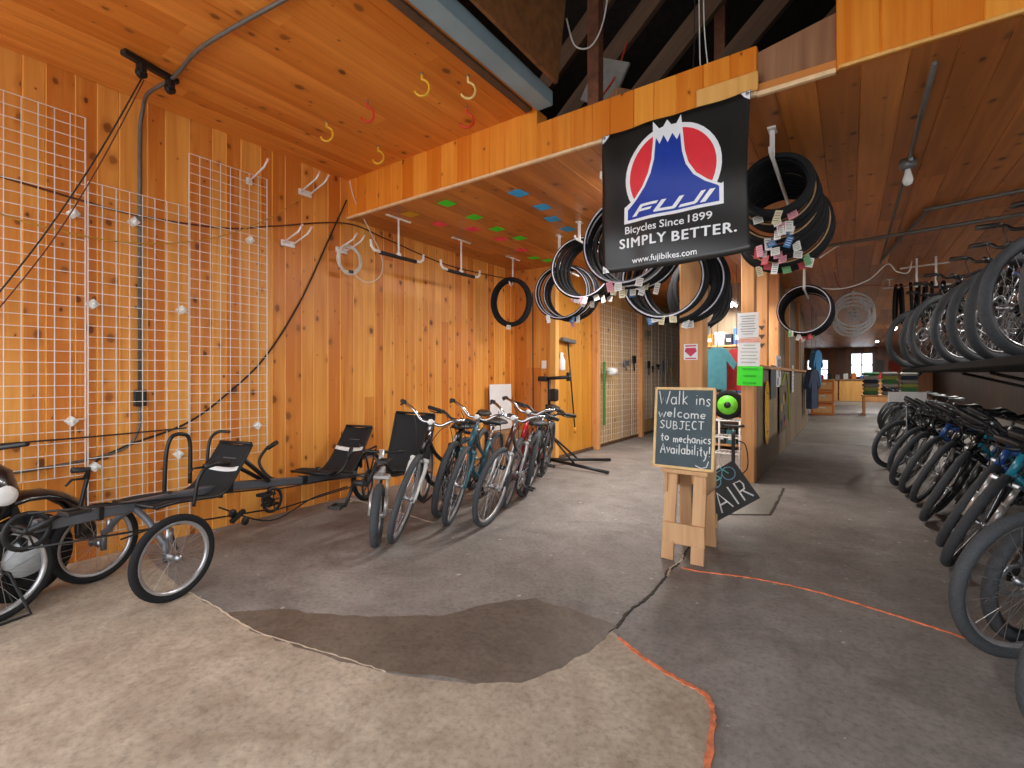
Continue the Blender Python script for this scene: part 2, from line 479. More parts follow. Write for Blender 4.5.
BY = 3.086            # face of the beam that crosses the room
LZ = 2.87             # low ceiling
HZ = 3.27             # ceiling of the front bay
struct(MB().box((-.3, 15.5, -.1), (9.4, 41, .2)).build('floor', M_CONC))
slab('floor_apron', ragged([(-4.24, 1.3), (-3.6, 1.22), (-3.15, 1.185), (-2.37, 1.2), (-2.08, 1.25), (-1.57, 1.35), (-1.24, 1.5), (-1.03, 1.8), (-.95, 2.2), (-.86, 2.14),
      (-.72, 2.05), (-.57, 2.01), (-.47, 1.98), (-.4, 1.84), (-.36, 1.6), (-.3, 1.2), (-.1, .4), (.2, -2.5), (-4.24, -2.5)], amp=0.006, seed=3), -.01, .003, M_APRON)
slab('floor_patch', ragged([(-2.68, 1.205), (-2.46, 1.40), (-2.154, 1.528), (-1.93, 1.69), (-1.746, 1.828), (-1.65, 2.0), (-1.578, 2.136), (-1.444, 2.274), (-1.178, 2.28), (-.955, 2.256),
      (-.966, 1.978), (-1.015, 1.807), (-1.10, 1.62), (-1.24, 1.501), (-1.424, 1.443), (-1.56, 1.36), (-1.76, 1.30), (-2.09, 1.235), (-2.4, 1.19)], amp=0.012, seed=5), -.01, .0045, M_DAMP)
slab('floor_aisle', [(-.9, 10.6), (3.5, 10.9), (3.5, 34), (-.9, 34)], -.01, .003, M_AISLE)
# cracks between the slabs and the orange line sprayed along them
def floor_line(name, pts, w, m, z=.0055, seed=2, group=None):
    rnd = random.Random(seed); sp = spline([(p[0], p[1], 0) for p in pts], 10)
    L = []; R_ = []
    for i, p in enumerate(sp):
        a, b = sp[max(0, i - 1)], sp[min(len(sp) - 1, i + 1)]
        n = Vector((-(b - a).y, (b - a).x, 0)).normalized()
        ww = w * rnd.uniform(.55, 1.35)
        j = n * rnd.uniform(-.004, .004)
        L.append(p + j + n * ww / 2); R_.append(p + j - n * ww / 2)
    return slab(name, [(q.x, q.y) for q in L] + [(q.x, q.y) for q in reversed(R_)], .0, z, m)
M_CRACK = mat('crack', (66, 58, 52), .95)
M_PALECRACK = mat('pale_crack', (196, 178, 156), .9)
floor_line('floor_crack', [(-.945, 2.24), (-.958, 2.45), (-.93, 2.65), (-.935, 2.95), (-.955, 3.1), (-.93, 3.25), (-.955, 3.5), (-.97, 3.9)], .014, M_CRACK)
floor_line('floor_crack_pale', [(-3.15, 1.19), (-2.8, 1.20), (-2.4, 1.195), (-2.1, 1.25), (-1.85, 1.30), (-1.6, 1.35)], .006, M_PALECRACK, seed=4)
floor_line('floor_crack_pale', [(-.93, 3.0), (-.95, 3.14), (-.935, 3.3), (-.95, 3.42)], .012, M_PALECRACK, z=.006, seed=9)
o1 = floor_line('orange_paint_line', [(-.90, 2.16), (-.80, 2.10), (-.68, 2.04), (-.55, 2.0), (-.46, 1.965), (-.41, 1.86), (-.37, 1.6), (-.33, 1.3)], .02, M_ORANGE, z=.006, seed=6)
o2 = floor_line('orange_paint_line', [(-.9, 3.19), (-.78, 3.195), (-.6, 3.25), (-.45, 3.28), (-.24, 3.29), (-.08, 3.27), (.09, 3.225), (.36, 3.145), (.53, 3.07), (.75, 2.96)], .010, M_ORANGE, z=.006, seed=8)
floor_line('floor_crack_pale', [(-4.2, 3.05), (-3.6, 3.02), (-2.9, 2.95)], .008, M_PALECRACK, seed=12)
slab('floor_plate', [(-1.02, 4.6), (-.6, 4.87), (-.61, 6.1), (-1.0, 5.95)], -.01, .004, M_AISLE)
floor_line('floor_crack', [(-1.03, 4.57), (-.8, 4.72), (-.585, 4.86)], .02, M_CRACK, z=.005)
floor_line('floor_crack', [(-.585, 4.86), (-.59, 5.5), (-.6, 6.1)], .02, M_CRACK, z=.005)

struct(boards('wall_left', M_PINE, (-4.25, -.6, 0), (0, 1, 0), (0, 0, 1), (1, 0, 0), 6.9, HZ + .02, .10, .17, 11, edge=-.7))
struct(boards('wall_back', M_PINE, (-4.28, 6.12, 0), (1, 0, 0), (0, 0, 1), (0, -1, 0), .70, LZ + .02, .2, .26, 5))
struct(boards('ceiling_front', M_PINE_CEIL, (-4.25, -.6, HZ), (1, 0, 0), (0, 1, 0), (0, 0, -1), 2.31, BY + .6, .13, .15, 21, back=.06))
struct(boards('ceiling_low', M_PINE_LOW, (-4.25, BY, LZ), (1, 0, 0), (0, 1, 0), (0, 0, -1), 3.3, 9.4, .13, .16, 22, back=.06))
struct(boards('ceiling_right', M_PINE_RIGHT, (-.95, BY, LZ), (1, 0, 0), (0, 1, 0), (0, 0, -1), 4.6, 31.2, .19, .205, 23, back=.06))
# the beam across the room, clad in short upright boards
struct(boards('trim_beam', M_PINE_FASCIA, (-4.25, BY - .004, LZ + .004), (1, 0, 0), (0, 0, 1), (0, -1, 0), 2.31, HZ - LZ, .14, .2, 31, back=.14, joint=0))
struct(boards('trim_beam', M_PINE_FASCIA, (-1.94, BY - .004, LZ + .004), (1, 0, 0), (0, 0, 1), (0, -1, 0), 1.5, .285, .13, .17, 32, back=.14, joint=0))
struct(boards('trim_beam', M_PINE_FASCIA, (-.06, BY - .015, LZ + .004), (1, 0, 0), (0, 0, 1), (0, -1, 0), 3.7, 1.3, .17, .2, 33, back=.14, joint=0))
rb = MB()
rb._add([(-.44, BY + .02, LZ + .01), (-.06, BY + .02, LZ + .01), (-.06, BY + .2, LZ + .01), (-.44, BY + .2, LZ + .01),
         (-.44, BY + .02, 3.13), (-.06, BY + .02, 3.2), (-.06, BY + .2, 3.2), (-.44, BY + .2, 3.13)], [(0, 3, 2, 1), (4, 5, 6, 7), (0, 1, 5, 4), (1, 2, 6, 5), (2, 3, 7, 6), (3, 0, 4, 7)])
struct(rb.build('trim_rough_beam', M_ROUGH))
struct(box('trim_edge', (-2.9, BY - .012, LZ + .006), (2.7, .03, .022), mat('pale_trim', (232, 196, 150), .6)))
struct(box('trim_edge', (-1.0, BY - .012, LZ + .006), (1.12, .03, .022), mat('pale_trim', (232, 196, 150), .6)))
struct(box('trim_edge', (-.6, BY - .022, LZ + .075), (.34, .02, .11), M_BLOND))
struct(box('trim_edge', (1.7, BY - .025, LZ + .008), (3.5, .02, .018), M_BLOND))
struct(box('trim_edge', (-.25, BY + .0, LZ + .006), (.38, .03, .026), mat('pale_trim', (232, 196, 150), .6)))

# roof space above the front bay and over the low ceiling
struct(box('wall_attic_side', (-1.99, 1.2, 4.2), (.06, 3.7, 1.9), M_OLD))
struct(box('ceiling_roof', (0.8, 3.8, 5.1), (10.4, 9.2, .08), M_ROOF))
struct(box('wall_attic_back', (-.3, 8.3, 4.05), (8, .08, 2.2), M_ROOF))
struct(box('wall_attic_left', (-4.3, 5.8, 4.08), (.08, 5.2, 2.2), M_ROOF))
struct(box('wall_sky_block', (-.3, -.62, 4.08), (8.1, .16, 2.1), M_ROOF))  # unseen wall added to keep sky light out of the roof space
struct(box('wall_attic_right', (3.68, 3.8, 4.1), (.08, 9, 2.2), M_ROOF))
for k, x in enumerate((-3.2, -2.5, -1.75, -1.05, -.35, .4)):
    a, b = Vector((x - .5, 4.0, 2.98)), Vector((x + 1.5, 4.0 + .2, 4.95))
    d_ = b - a
    r = MB().box((0, 0, 0), (.06, .16, d_.length)).build('rafter', M_OLD)
    r.location = (a + b) / 2; r.rotation_euler = d_.to_track_quat('Z', 'Y').to_euler(); struct(r)
for k, (x, y) in enumerate(((-1.56, 3.3), (-.95, 4.6))):
    struct(box('trim_stud', (x, y, 4.0), (.09, .09, 2.1), mat('red_brown_stud', (112, 66, 42), .8, noise=.3)))
struct(box('trim_tie', (-1.6, 4.9, 3.55), (3.2, .06, .12), M_ROUGH, rot=(0, -.25, 0)))
struct(box('trim_tie', (-.4, 5.4, 3.75), (3.0, .05, .1), M_STAND, rot=(0, -.12, 0)))
struct(box('trim_tie', (-1.75, 3.75, 3.3), (.2, 1.0, .2), M_ROUGH, rot=(0, 0, .9)))

# right side and far end of the building
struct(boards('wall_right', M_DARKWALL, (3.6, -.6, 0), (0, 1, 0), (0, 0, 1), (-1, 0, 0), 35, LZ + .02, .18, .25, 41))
struct(box('wall_right_upper', (3.68, 1.2, 3.7), (.1, 3.7, 1.7), M_ROOF))
EY = 33.8
def wall_piece(x0, x1, z0, z1, seed):
    struct(boards('wall_end', M_PINE_LOW, (x0, EY, z0), (1, 0, 0), (0, 0, 1), (0, -1, 0), x1 - x0, z1 - z0, .22, .3, seed, back=.14))
wins = [(-2.1, -1.05, 1.05, 2.2), (.05, 1.05, 1.2, 2.55)]
wall_piece(-3.6, -2.1, 0, LZ, 51); wall_piece(-2.1, -1.05, 0, 1.05, 52); wall_piece(-2.1, -1.05, 2.2, LZ, 53)
wall_piece(-1.05, .05, 0, LZ, 54); wall_piece(.05, 1.05, 0, 1.2, 55); wall_piece(.05, 1.05, 2.55, LZ, 56); wall_piece(1.05, 3.7, 0, LZ, 57)
M_GLASS = mat('window_glass', (250, 252, 255), .02, trans=1.0, noise=0)
for k, (x0, x1, z0, z1) in enumerate(wins):
    fr = MB(); cx, cz = (x0 + x1) / 2, (z0 + z1) / 2
    for sx in (x0, x1, cx): fr.box((sx, EY + .02, cz), (.06, .1, z1 - z0 + .06))
    for sz in (z0, z1, cz): fr.box((cx, EY + .02, sz), (x1 - x0 + .06, .1, .06))
    f = struct(fr.build('window_%d' % (k + 1), M_WHITE))
    MB().box((cx, EY + .05, cz), (x1 - x0, .006, z1 - z0)).build('pane', M_GLASS, f)

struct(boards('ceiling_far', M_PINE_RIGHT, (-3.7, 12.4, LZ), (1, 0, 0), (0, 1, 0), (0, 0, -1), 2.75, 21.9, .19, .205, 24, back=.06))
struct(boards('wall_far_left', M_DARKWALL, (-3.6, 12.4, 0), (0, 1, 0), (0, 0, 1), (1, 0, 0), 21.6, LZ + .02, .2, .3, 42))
# the workshop wall that runs back from the corner
PX = -3.58
struct(boards('wall_workshop', M_PLY, (PX, 6.135, .02), (0, 1, 0), (0, 0, 1), (1, 0, 0), 1.345, 2.86, .42, .5, 61, joint=0))
struct(boards('wall_workshop', M_LATTICE, (PX, 7.48, .02), (0, 1, 0), (0, 0, 1), (1, 0, 0), 5.1, 2.86, .9, 1.25, 62, joint=0))
struct(box('baseboard_workshop', (PX + .012, 9.3, .03), (.024, 6.3, .05), M_OLD))
struct(box('trim_corner', (PX + .02, 6.14, 1.43), (.1, .1, 2.86), M_BLOND))
for y in (7.5, 9.62): struct(box('trim_post', (PX + .05, y, 1.43), (.1, .12, 2.86), M_POST))
struct(boards('wall_workshop_end', M_PLYG, (PX, 12.5, 0), (1, 0, 0), (0, 0, 1), (0, -1, 0), 2.68, LZ + .02, .6, 1.0, 63))
struct(boards('wall_workshop_inner', M_PLYG, (-2.25, 9.1, 0), (1, 0, 0), (0, 0, 1), (0, -1, 0), 1.28, LZ + .02, .6, .7, 64, back=.06))
# aisle wall: posts with grey plywood between them, open above
struct(box('trim_post', (-1.11, 4.32, 1.435), (.19, .19, 2.87), M_POST, bev=.008))
for y, w in ((6.28, .18), (7.35, .15), (8.6, .15), (10.2, .15), (12.4, .15)):
    struct(box('trim_post', (-.98, y, 1.435), (.14, w, 2.87), M_POST, bev=.006))
struct(boards('wall_aisle', M_PLYG, (-.9, 6.36, .02), (0, 1, 0), (0, 0, 1), (1, 0, 0), 8.4, 1.32, .8, 1.2, 65, back=.05, joint=0))
struct(boards('wall_aisle_upper', M_PLYG, (-.98, 8.65, 1.34), (0, 1, 0), (0, 0, 1), (1, 0, 0), 6.0, 1.53, .8, 1.2, 66, back=.05, joint=0))
struct(box('trim_aisle_cap', (-.92, 10.5, 1.36), (.12, 8.3, .04), M_POST))

# ================================================================== LAMPS, SEEN ONES AND ADDED FILL
M_TUBE = mat('lit_tube', (255, 250, 240), .4, emit=9.0, noise=0)
def tube_light(label, x, y, z, ln, power, rz=0.0, group=None, drop=0.0):
    t = thing('tube_light', label, 'ceiling light', (x, y, z), (0, 0, rz), group)
    h = MB(); h.box((0, 0, -.03), (.14, ln, .06), bev=.006)
    h.build('housing', M_WHITE, t)
    for sx in (-.035, .035):
        MB().tube([(sx, -ln / 2 + .03, -.075), (sx, ln / 2 - .03, -.075)], .013, 8).build('lamp_tube', M_TUBE, t)
        e = MB(); e.box((sx, -ln / 2 + .02, -.07), (.03, .03, .04)); e.build('lamp_holder', M_WHITE, t)
        e = MB(); e.box((sx, ln / 2 - .02, -.07), (.03, .03, .04)); e.build('lamp_holder', M_WHITE, t)
    if drop:
        for sy in (-ln * .4, ln * .4): MB().tube([(0, sy, 0), (0, sy, drop)], .004, 5).build('chain', M_GREY, t)
    area_lamp('tube_light_lamp', (0, 0, -.1), .12, ln, power, parent=t, color=(1, .98, .95))
    return t
tube_light('white twin-tube fill light added to the low ceiling, behind the black banner', -1.55, 4.1, LZ, 1.2, 30)  # added fill lamp, hidden by the banner, to brighten the deeper room
tube_light('white twin-tube fill light added to the low ceiling, third beam bay behind the banner', -1.9, 5.9, LZ, 1.2, 38)  # another added fill lamp, also out of sight behind the banner
tube_light('white twin tube light hung on chains above the workshop shelves', -1.6, 8.2, 2.5, 1.2, 26, drop=LZ - 2.5)
for k, (x, y, p) in enumerate(((2.9, 3.6, 60), (2.9, 6.0, 60), (2.9, 8.6, 60))):  # fill lamps added outside the view to light the right side
    tube_light('white tube fill light added over the right bike rack, %s from the front' % ORD[k], x, y, LZ, 1.2, p)
for k, (x, y, p) in enumerate(((1.9, 14.0, 60), (1.2, 20.0, 50), (1.0, 27.0, 50))):
    tube_light('white tube light over the far aisle, %s of the row going back' % ORD[k], x, y, LZ, 1.2, p)

# ================================================================== LEFT WALL: wire grids, cables, hooks
M_BRKT = mat('bracket_white', (232, 232, 228), .5)
def grid_panel(label, y0, z0, brackets, loops=0):
    W, Hh, s_ = .61, 2.39, .0762
    t = MB(); X0 = 0.0
    for i in range(9):
        y = W * i / 8
        t.tube([(0, y, 0), (0, y, Hh)], .005 if i in (0, 8) else .0034, 4)
    for j in range(33):
        z = Hh * j / 32
        t.tube([(.005, 0, z), (.005, W, z)], .0031, 4)
    root = thing('wire_grid_panel', label, 'grid panel', (-4.2, y0, z0), (0, 0, 0), 'white wire display grids on the pine wall')
    t.build('wire_grid', M_WIRE, root)
    for (by, bz) in brackets:
        b = MB()
        b.box((-.022, by - y0, bz - z0), (.05, .05, .05), rot=(PI / 4, 0, 0), bev=.004)
        b.tube([(.0, by - y0, bz - z0), (.022, by - y0, bz - z0)], .012, 8)
        b.build('wall_bracket', M_BRKT, root)
    return root
grid_panel('white wire grid panel at the left edge of the photo', .376, .59, [(.93, 2.33), (.92, .95)])
grid_panel('white wire grid panel hung lowest, between two higher ones', 1.0, .17, [(1.26, 2.36), (1.03, 1.74), (1.04, .63), (1.54, .65), (1.56, 1.76)])
grid_panel('white wire grid panel furthest right, nearest the beam', 1.605, .59, [(2.08, 2.42), (2.14, .82)])

def cable(name, label, pts, r, m, cat='cable', n=10, group=None):
    return tag(MB().tube(spline(pts, n), r, 6).build(name, m), label, cat, group)
M_CONDUIT = mat('grey_conduit', (104, 100, 94), .5, .3)
# conduit from the ceiling down to a dark outlet box
c = thing('conduit', 'grey electrical conduit running down the pine wall to a dark outlet box', 'conduit', (-4.236, 1.3, 0))
MB().tube(spline([(1.9, .1, 3.245), (1.05, .0, 3.245), (.55, .02, 3.245), (.22, -.02, 3.225), (.06, 0, 3.17), (.01, 0, 3.08), (0, 0, 2.9)], 8) + [Vector((0, 0, 1.13))], .013, 8).build('pipe', M_CONDUIT, c)
MB().box((.006, 0, 1.09), (.034, .075, .12), bev=.006).build('outlet_box', M_BLACKP, c)
MB().tube(spline([(.0, 0, 1.03), (.0, -.01, .85), (.0, -.12, .72), (.0, -.5, .66), (.0, -1.0, .64)], 8), .009, 6).build('lower_pipe', M_CONDUIT, c)
for z in (2.4, 1.75): MB().box((-.005, 0, z), (.02, .05, .02)).build('clip', M_GREY, c)
# black pulley rail on the ceiling with a cord
pr = thing('pulley_bracket', 'black pulley bracket screwed to the front ceiling', 'pulley', (-3.71, 1.20, HZ), (0, 0, math.radians(104.6)))
MB().box((0, 0, -.018), (.34, .05, .035), bev=.006).build('rail', M_BLACK, pr)
for sx in (-.06, .12):
    w = MB().box((sx, 0, -.06), (.04, .055, .06), bev=.006); w.build('cheek', M_BLACK, pr)
    MB().lathe((sx, 0, -.09), [(.012, -.012), (.032, -.012), (.022, 0), (.032, .012), (.012, .012)], 16, 'Y').build('pulley_wheel', M_BLACKP, pr)
M_CORD = mat('dark_cord', (40, 28, 22), .7)
M_BROWN = mat('brown_cord', (92, 44, 26), .7)
cable('rope', 'thin black cord hanging slanted from the ceiling pulley', [(-3.70, 1.145, 3.15), (-3.85, .95, 2.6), (-4.0, .72, 2.05), (-4.15, .45, 1.5)], .0045, M_CORD)
cable('rope', 'thin brown cord beside the slanted black pulley cord', [(-3.705, 1.16, 3.15), (-4.0, 1.0, 2.6), (-4.1, .78, 2.05), (-4.2, .5, 1.5)], .004, M_BROWN)
cable('black_cable', 'black cable swooping down the pine wall from beside the beam', [(-4.238, 3.06, 3.06), (-4.238, 2.85, 2.6), (-4.238, 2.55, 1.95), (-4.238, 2.22, 1.42), (-4.238, 1.9, 1.1), (-4.238, 1.6, .88), (-4.238, 1.2, .74), (-4.238, 1.02, .62), (-4.238, 1.0, .35)], .008, M_CORD)
cable('brown_cable', 'brown cable running level across the pine wall above the grids', [(-4.24, .3, 2.5), (-4.24, .8, 2.45), (-4.24, 1.3, 2.42), (-4.24, 1.9, 2.48), (-4.24, 2.3, 2.6), (-4.24, 3.05, 2.82), (-4.24, 3.6, 2.78), (-4.24, 4.6, 2.68), (-4.24, 5.9, 2.72)], .007, M_BROWN)
cable('yellow_cord', 'sagging yellow cord strung across the wire grids', [(-4.185, .38, 2.28), (-4.185, .75, 2.2), (-4.185, 1.25, 2.2), (-4.185, 1.75, 2.35), (-4.185, 2.2, 2.62), (-4.185, 2.55, 2.93)], .005, mat('yellow_cord', (188, 140, 44), .7))
cable('black_cable', 'straight dark cable low across the left grids', [(-4.182, .3, .84), (-4.182, 1.0, .84), (-4.182, 1.58, .85)], .006, M_CORD)

# white bike hooks: two prongs on a small plate, screwed to the wall
M_SCREW = M_GREY
def wall_hook(label, y, z, one=False):
    t = thing('wall_hook', label, 'hook', (-4.25, y, z), (0, 0, 0), 'white prong hooks on the pine wall')
    MB().box((.012, 0, 0), (.022, .13 if not one else .05, .055), bev=.004).build('plate', M_WHITE, t)
    for sy in ((-.045, .045) if not one else (0,)):
        MB().tube([(.02, sy, 0), (.26, sy, .06), (.31, sy, .10)], .008, 8).build('prong', M_WHITE, t)
        MB().tube([(.302, sy, .094), (.325, sy, .112)], .0095, 8).build('prong_tip', mat('hook_tip', (240, 210, 190), .5), t)
    return t
wall_hook('single white prong hook at the top of the right wire grid', 2.08, 2.93, True)
wall_hook('white two-prong hook highest on the wall near the ceiling', 2.60, 2.99)
wall_hook('white two-prong hook below the brown cable', 2.43, 2.47)
wall_hook('white two-prong hook holding the coiled white cable', 3.0, 2.53)
cc = thing('coiled_cable', 'coil of white cable hanging on a wall hook by the beam', 'cable', (-4.13, 3.0, 2.42))
rnd = random.Random(3); pts = []
for i in range(5 * 20):
    a = 2 * PI * i / 20 + PI / 2; r = .13 + .014 * math.sin(i * .37)
    pts.append((.012 * math.sin(i * .61) + .02, r * math.cos(a), r * math.sin(a) * 1.05))
MB().tube(pts, .006, 6).build('coil', M_WIRE, cc)
MB().tube(spline([(.02, .03, -.12), (.03, .2, -.2), (.03, .38, -.1), (.03, .40, .1), (.02, .25, .35), (.02, .06, .62), (.0, .02, .8)], 8), .005, 6).build('loose_end', M_WIRE, cc)
MB().box((.02, .02, -.12), (.03, .05, .03), bev=.005).build('strap', M_BLACK, cc)

# coloured screw hooks under the front ceiling
def ceiling_hook(label, x, y, color, flip=1):
    m = mat('hook_' + color, {'yellow': (232, 182, 44), 'red': (214, 60, 30), 'cream': (232, 200, 120)}[color], .4)
    t = thing('ceiling_hook', label, 'hook', (x, y, HZ), (0, 0, math.radians(35)), 'screw hooks under the front ceiling')
    pts = [(0, 0, .0), (0, 0, -.045)] + [(.05 * math.cos(a), 0, -.1 + .055 * math.sin(a)) for a in [PI / 2 - i * PI / 8 for i in range(0, 12)]]
    MB().tube(pts, .0085, 7).build('hook', m, t)
    MB().lathe((0, 0, -.008), [(.012, 0), (.012, .008)], 10).build('collar', M_GREY, t)
ceiling_hook('yellow screw hook in the middle of the front ceiling, the largest looking', -2.333, 2.27, 'yellow')
ceiling_hook('yellow screw hook nearest the pine wall', -3.40, 2.27, 'yellow')
ceiling_hook('yellow screw hook beside the beam, nearest its left half', -3.39, 2.77, 'yellow')
ceiling_hook('red screw hook between the yellow hooks on the left', -2.90, 2.27, 'red', -1)
ceiling_hook('red screw hook close to the right end of the front ceiling', -2.355, 2.755, 'red', -1)
ceiling_hook('cream screw hook nearest the open roof space', -2.10, 2.47, 'cream')
# steel track and hatch board along the edge of the open roof space
tr = MB(); tr.box((-1.9, 1.23, 3.3), (.05, 3.68, .1)); tr.box((-1.86, 1.23, 3.252), (.12, 3.68, .008)); tr.box((-1.80, 1.23, 3.3), (.01, 3.68, .1))
tag(tr.build('steel_track', M_STEELB), 'blue-grey steel door track along the open roof edge', 'track')
tag(box('roof_hatch_board', (-1.66, 2.2, 3.62), (.03, 1.5, .62), mat('brown_board', (128, 84, 46), .7, noise=.3), rot=(0, .12, 0)), 'weathered plywood board standing in the roof opening', 'board')
tag(box('junction_plate', (-1.62, 3.6, 3.62), (.3, .03, .34), mat('dull_grey', (128, 122, 114), .7), rot=(0, .5, 0)), 'grey metal plate hanging in the roof opening', 'metal plate')
cable('rope', 'red cord in the dark roof opening', [(-1.7, 3.45, 3.3), (-1.6, 3.5, 3.45), (-1.52, 3.6, 3.65), (-1.47, 3.7, 3.95)], .008, mat('red_cord', (190, 50, 30), .6))
cable('rope', 'pale cord looped at the top of the roof opening', [(-1.75, 3.2, 3.95), (-1.68, 3.2, 3.72), (-1.55, 3.2, 3.66), (-1.45, 3.2, 3.8), (-1.4, 3.2, 4.1)], .006, M_WIRE)
for k, x in enumerate((-.86, -.83, -.8)):
    cable('hanging_wire', 'thin wire %s of three dangling over the beam' % ORD[k], [(x, 3.35, 4.2), (x + .01, 3.33, 3.6), (x + .02 * k, 3.32, 3.25)], .004, M_WIRE if k else M_CORD, group='wires dangling over the beam')

# coloured cards on the low ceiling
CARDS = [('yellow', -3.6, 3.34), ('green', -3.09, 3.33), ('pink', -3.58, 3.74), ('green', -3.13, 3.78), ('pink', -3.40, 4.08), ('green', -3.18, 4.23), ('pink', -3.38, 4.56), ('green', -3.17, 4.66),
         ('pink', -3.45, 5.12), ('green', -3.54, 5.55), ('green', -3.46, 5.78), ('blue', -2.4, 3.51), ('blue', -2.41, 3.93), ('blue', -2.51, 4.29), ('blue', -2.54, 4.68)]
CC = {'yellow': (214, 170, 40), 'green': (60, 240, 50), 'pink': (250, 70, 104), 'blue': (44, 176, 246)}
cnt = {}
for (c_, x, y) in CARDS:
    k = cnt.get(c_, 0); cnt[c_] = k + 1
    lab = 'yellow card stuck under the low ceiling by the beam' if c_ == 'yellow' else '%s card under the low ceiling, %s %s card from the beam' % (c_, ORD[k], c_)
    cd = MB().box((0, 0, 0), (.13, .13 if c_ != 'blue' else .15, .003)).build('ceiling_card', mat('card_' + c_, CC[c_], .7, noise=.04), None, (x, y, LZ - .0025), (0, 0, random.uniform(-.15, .15)))
    tag(cd, lab, 'card', 'coloured cards under the low ceiling')

# T-shaped hangers with padded bars
def t_hanger(label, x, y, bar=True, L=.36):
    t = thing('storage_hanger', label, 'hanger', (x, y, LZ), (0, 0, 0), 'white hangers under the low ceiling')
    MB().box((0, 0, -.006), (.03, .32, .012), bev=.002).build('ceiling_strap', M_WHITE, t)
    MB().tube([(0, 0, -.01), (0, 0, -.36)], .011, 8).build('rod', M_WHITE, t)
    if bar:
        MB().tube([(0, -.24, -.40), (0, .24, -.40)], .02, 10).build('padded_bar', M_BLACKP, t)
        for sy in (-1, 1): MB().tube([(0, sy * .2, -.398), (0, sy * .31, -.39), (0, sy * .345, -.36), (0, sy * .35, -.30)], .014, 8).build('hooked_end', M_WHITE, t)
        MB().box((0, 0, -.38), (.03, .05, .04), bev=.004).build('joint', M_WHITE, t)
    else:
        MB().tube([(0, 0, -.35), (0, -.03, -.385), (0, -.07, -.37), (0, -.08, -.33)], .009, 8).build('hook', M_WHITE, t)
    return t
t_hanger('white ceiling hanger with padded bar nearest the beam', -3.79, 3.36)
t_hanger('white ceiling hanger with padded bar, further from the beam', -3.79, 4.33)
t_hanger('white ceiling rod hook carrying two black tyres', -3.79, 5.40, bar=False)

# ================================================================== BANNER
def drape(p):
    x, z = p.x, p.z
    return Vector((x, p.y + .006 * math.sin(x * 21 + .6 * z) + .007 * math.sin(x * 9 + 1.3) + .004 * math.sin(z * 13 + 4 * x), z))
bx0, bx1, bz0, bz1 = -1.385, -.462, 1.945, 2.885
bn = thing('shop_banner', 'black vinyl shop banner with red, white and blue mountain emblem hung on the beam', 'banner', (0, 0, 0))
rows = []
BYB = BY - .05
for i in range(25):
    w = i / 24; r = []
    for j in range(41):
        q = j / 40
        x = bx0 + (bx1 - bx0) * q; z0 = bz0 + .02 * q - .012 * math.sin(PI * q); z = z0 + (bz1 - z0) * w
        if q > .97: x -= .02 * math.sin(PI * w)
        r.append(drape(Vector((x, BYB, z))))
    rows.append(r)
MB().sheet(rows, .0015).build('vinyl_sheet', M_VINYL, bn)
def decal(name, polys, m, off, parent):
    bm = bmesh.new()
    for poly in polys:
        f = bm.faces.new([bm.verts.new((p[0], BYB, p[1])) for p in poly])
        f.normal_update(); bmesh.ops.triangulate(bm, faces=[f])
    for _ in range(4):
        es = [e for e in bm.edges if e.calc_length() > .035]
        if es: bmesh.ops.subdivide_edges(bm, edges=es, cuts=1); bmesh.ops.triangulate(bm, faces=bm.faces[:])
    for v in bm.verts:
        v.co = drape(v.co); v.co.y -= off
    me = bpy.data.meshes.new(name); bm.to_mesh(me); bm.free(); me.materials.append(m)
    o = bpy.data.objects.new(name, me); COL.objects.link(o); o.parent = parent
    return o
M_BRED = mat('banner_red', (226, 52, 62), .35, noise=.04)
M_BBLUE = mat('banner_blue', (32, 60, 158), .35, noise=.06)
M_BWHITE = mat('banner_white', (238, 238, 240), .35, noise=.03)
def bp(x, y):   # banner coordinates: 0..1 across, 0..1 down
    return (bx0 + (bx1 - bx0) * x, bz1 - (bz1 - bz0) * y)
def circ(cx, cy, r, a0, a1, n=28):
    w = bx1 - bx0; h = bz1 - bz0
    return [bp(cx + r * math.cos(a0 + (a1 - a0) * i / n), cy - r * math.sin(a0 + (a1 - a0) * i / n) * w / h) for i in range(n + 1)]
# proportions read off the banner: disc, mountain with snow peak, base band
ccx, ccy, cr = .505, .375, .292
Lslope = [(.405, .15), (.397, .27), (.372, .36), (.328, .44), (.266, .51), (.20, .565)]
Rslope = [(.572, .15), (.58, .26), (.605, .35), (.655, .43), (.725, .487), (.805, .53)]
out = [bp(.172, .67), bp(.172, .552)] + [bp(x - .018, y - .008) for x, y in Lslope[::-1][1:]] + [bp(.385, .01), bp(.44, .085), bp(.48, .02), bp(.525, .085), bp(.572, .012)] + [bp(x + .018, y - .008) for x, y in Rslope[1:]] + [bp(.838, .515), bp(.838, .65)]
decal('emblem_disc_outline', [circ(ccx, ccy, cr + .032, -.5, PI + .55)], M_BWHITE, .0022, bn)
decal('red_disc', [circ(ccx, ccy, cr, 0, 2 * PI - .001, 48)], M_BRED, .003, bn)
decal('emblem_outline', [out[::-1]], M_BWHITE, .0037, bn)
blue = [bp(.198, .648), bp(.198, .575)] + [bp(x, y) for x, y in Lslope[::-1][1:]] + [bp(.41, .13), bp(.432, .175), bp(.457, .12), bp(.485, .175), bp(.515, .118), bp(.545, .17), bp(.566, .13)] + [bp(x, y) for x, y in Rslope[1:]] + [bp(.812, .54), bp(.812, .63)]
decal('blue_mountain', [blue[::-1]], M_BBLUE, .0044, bn)
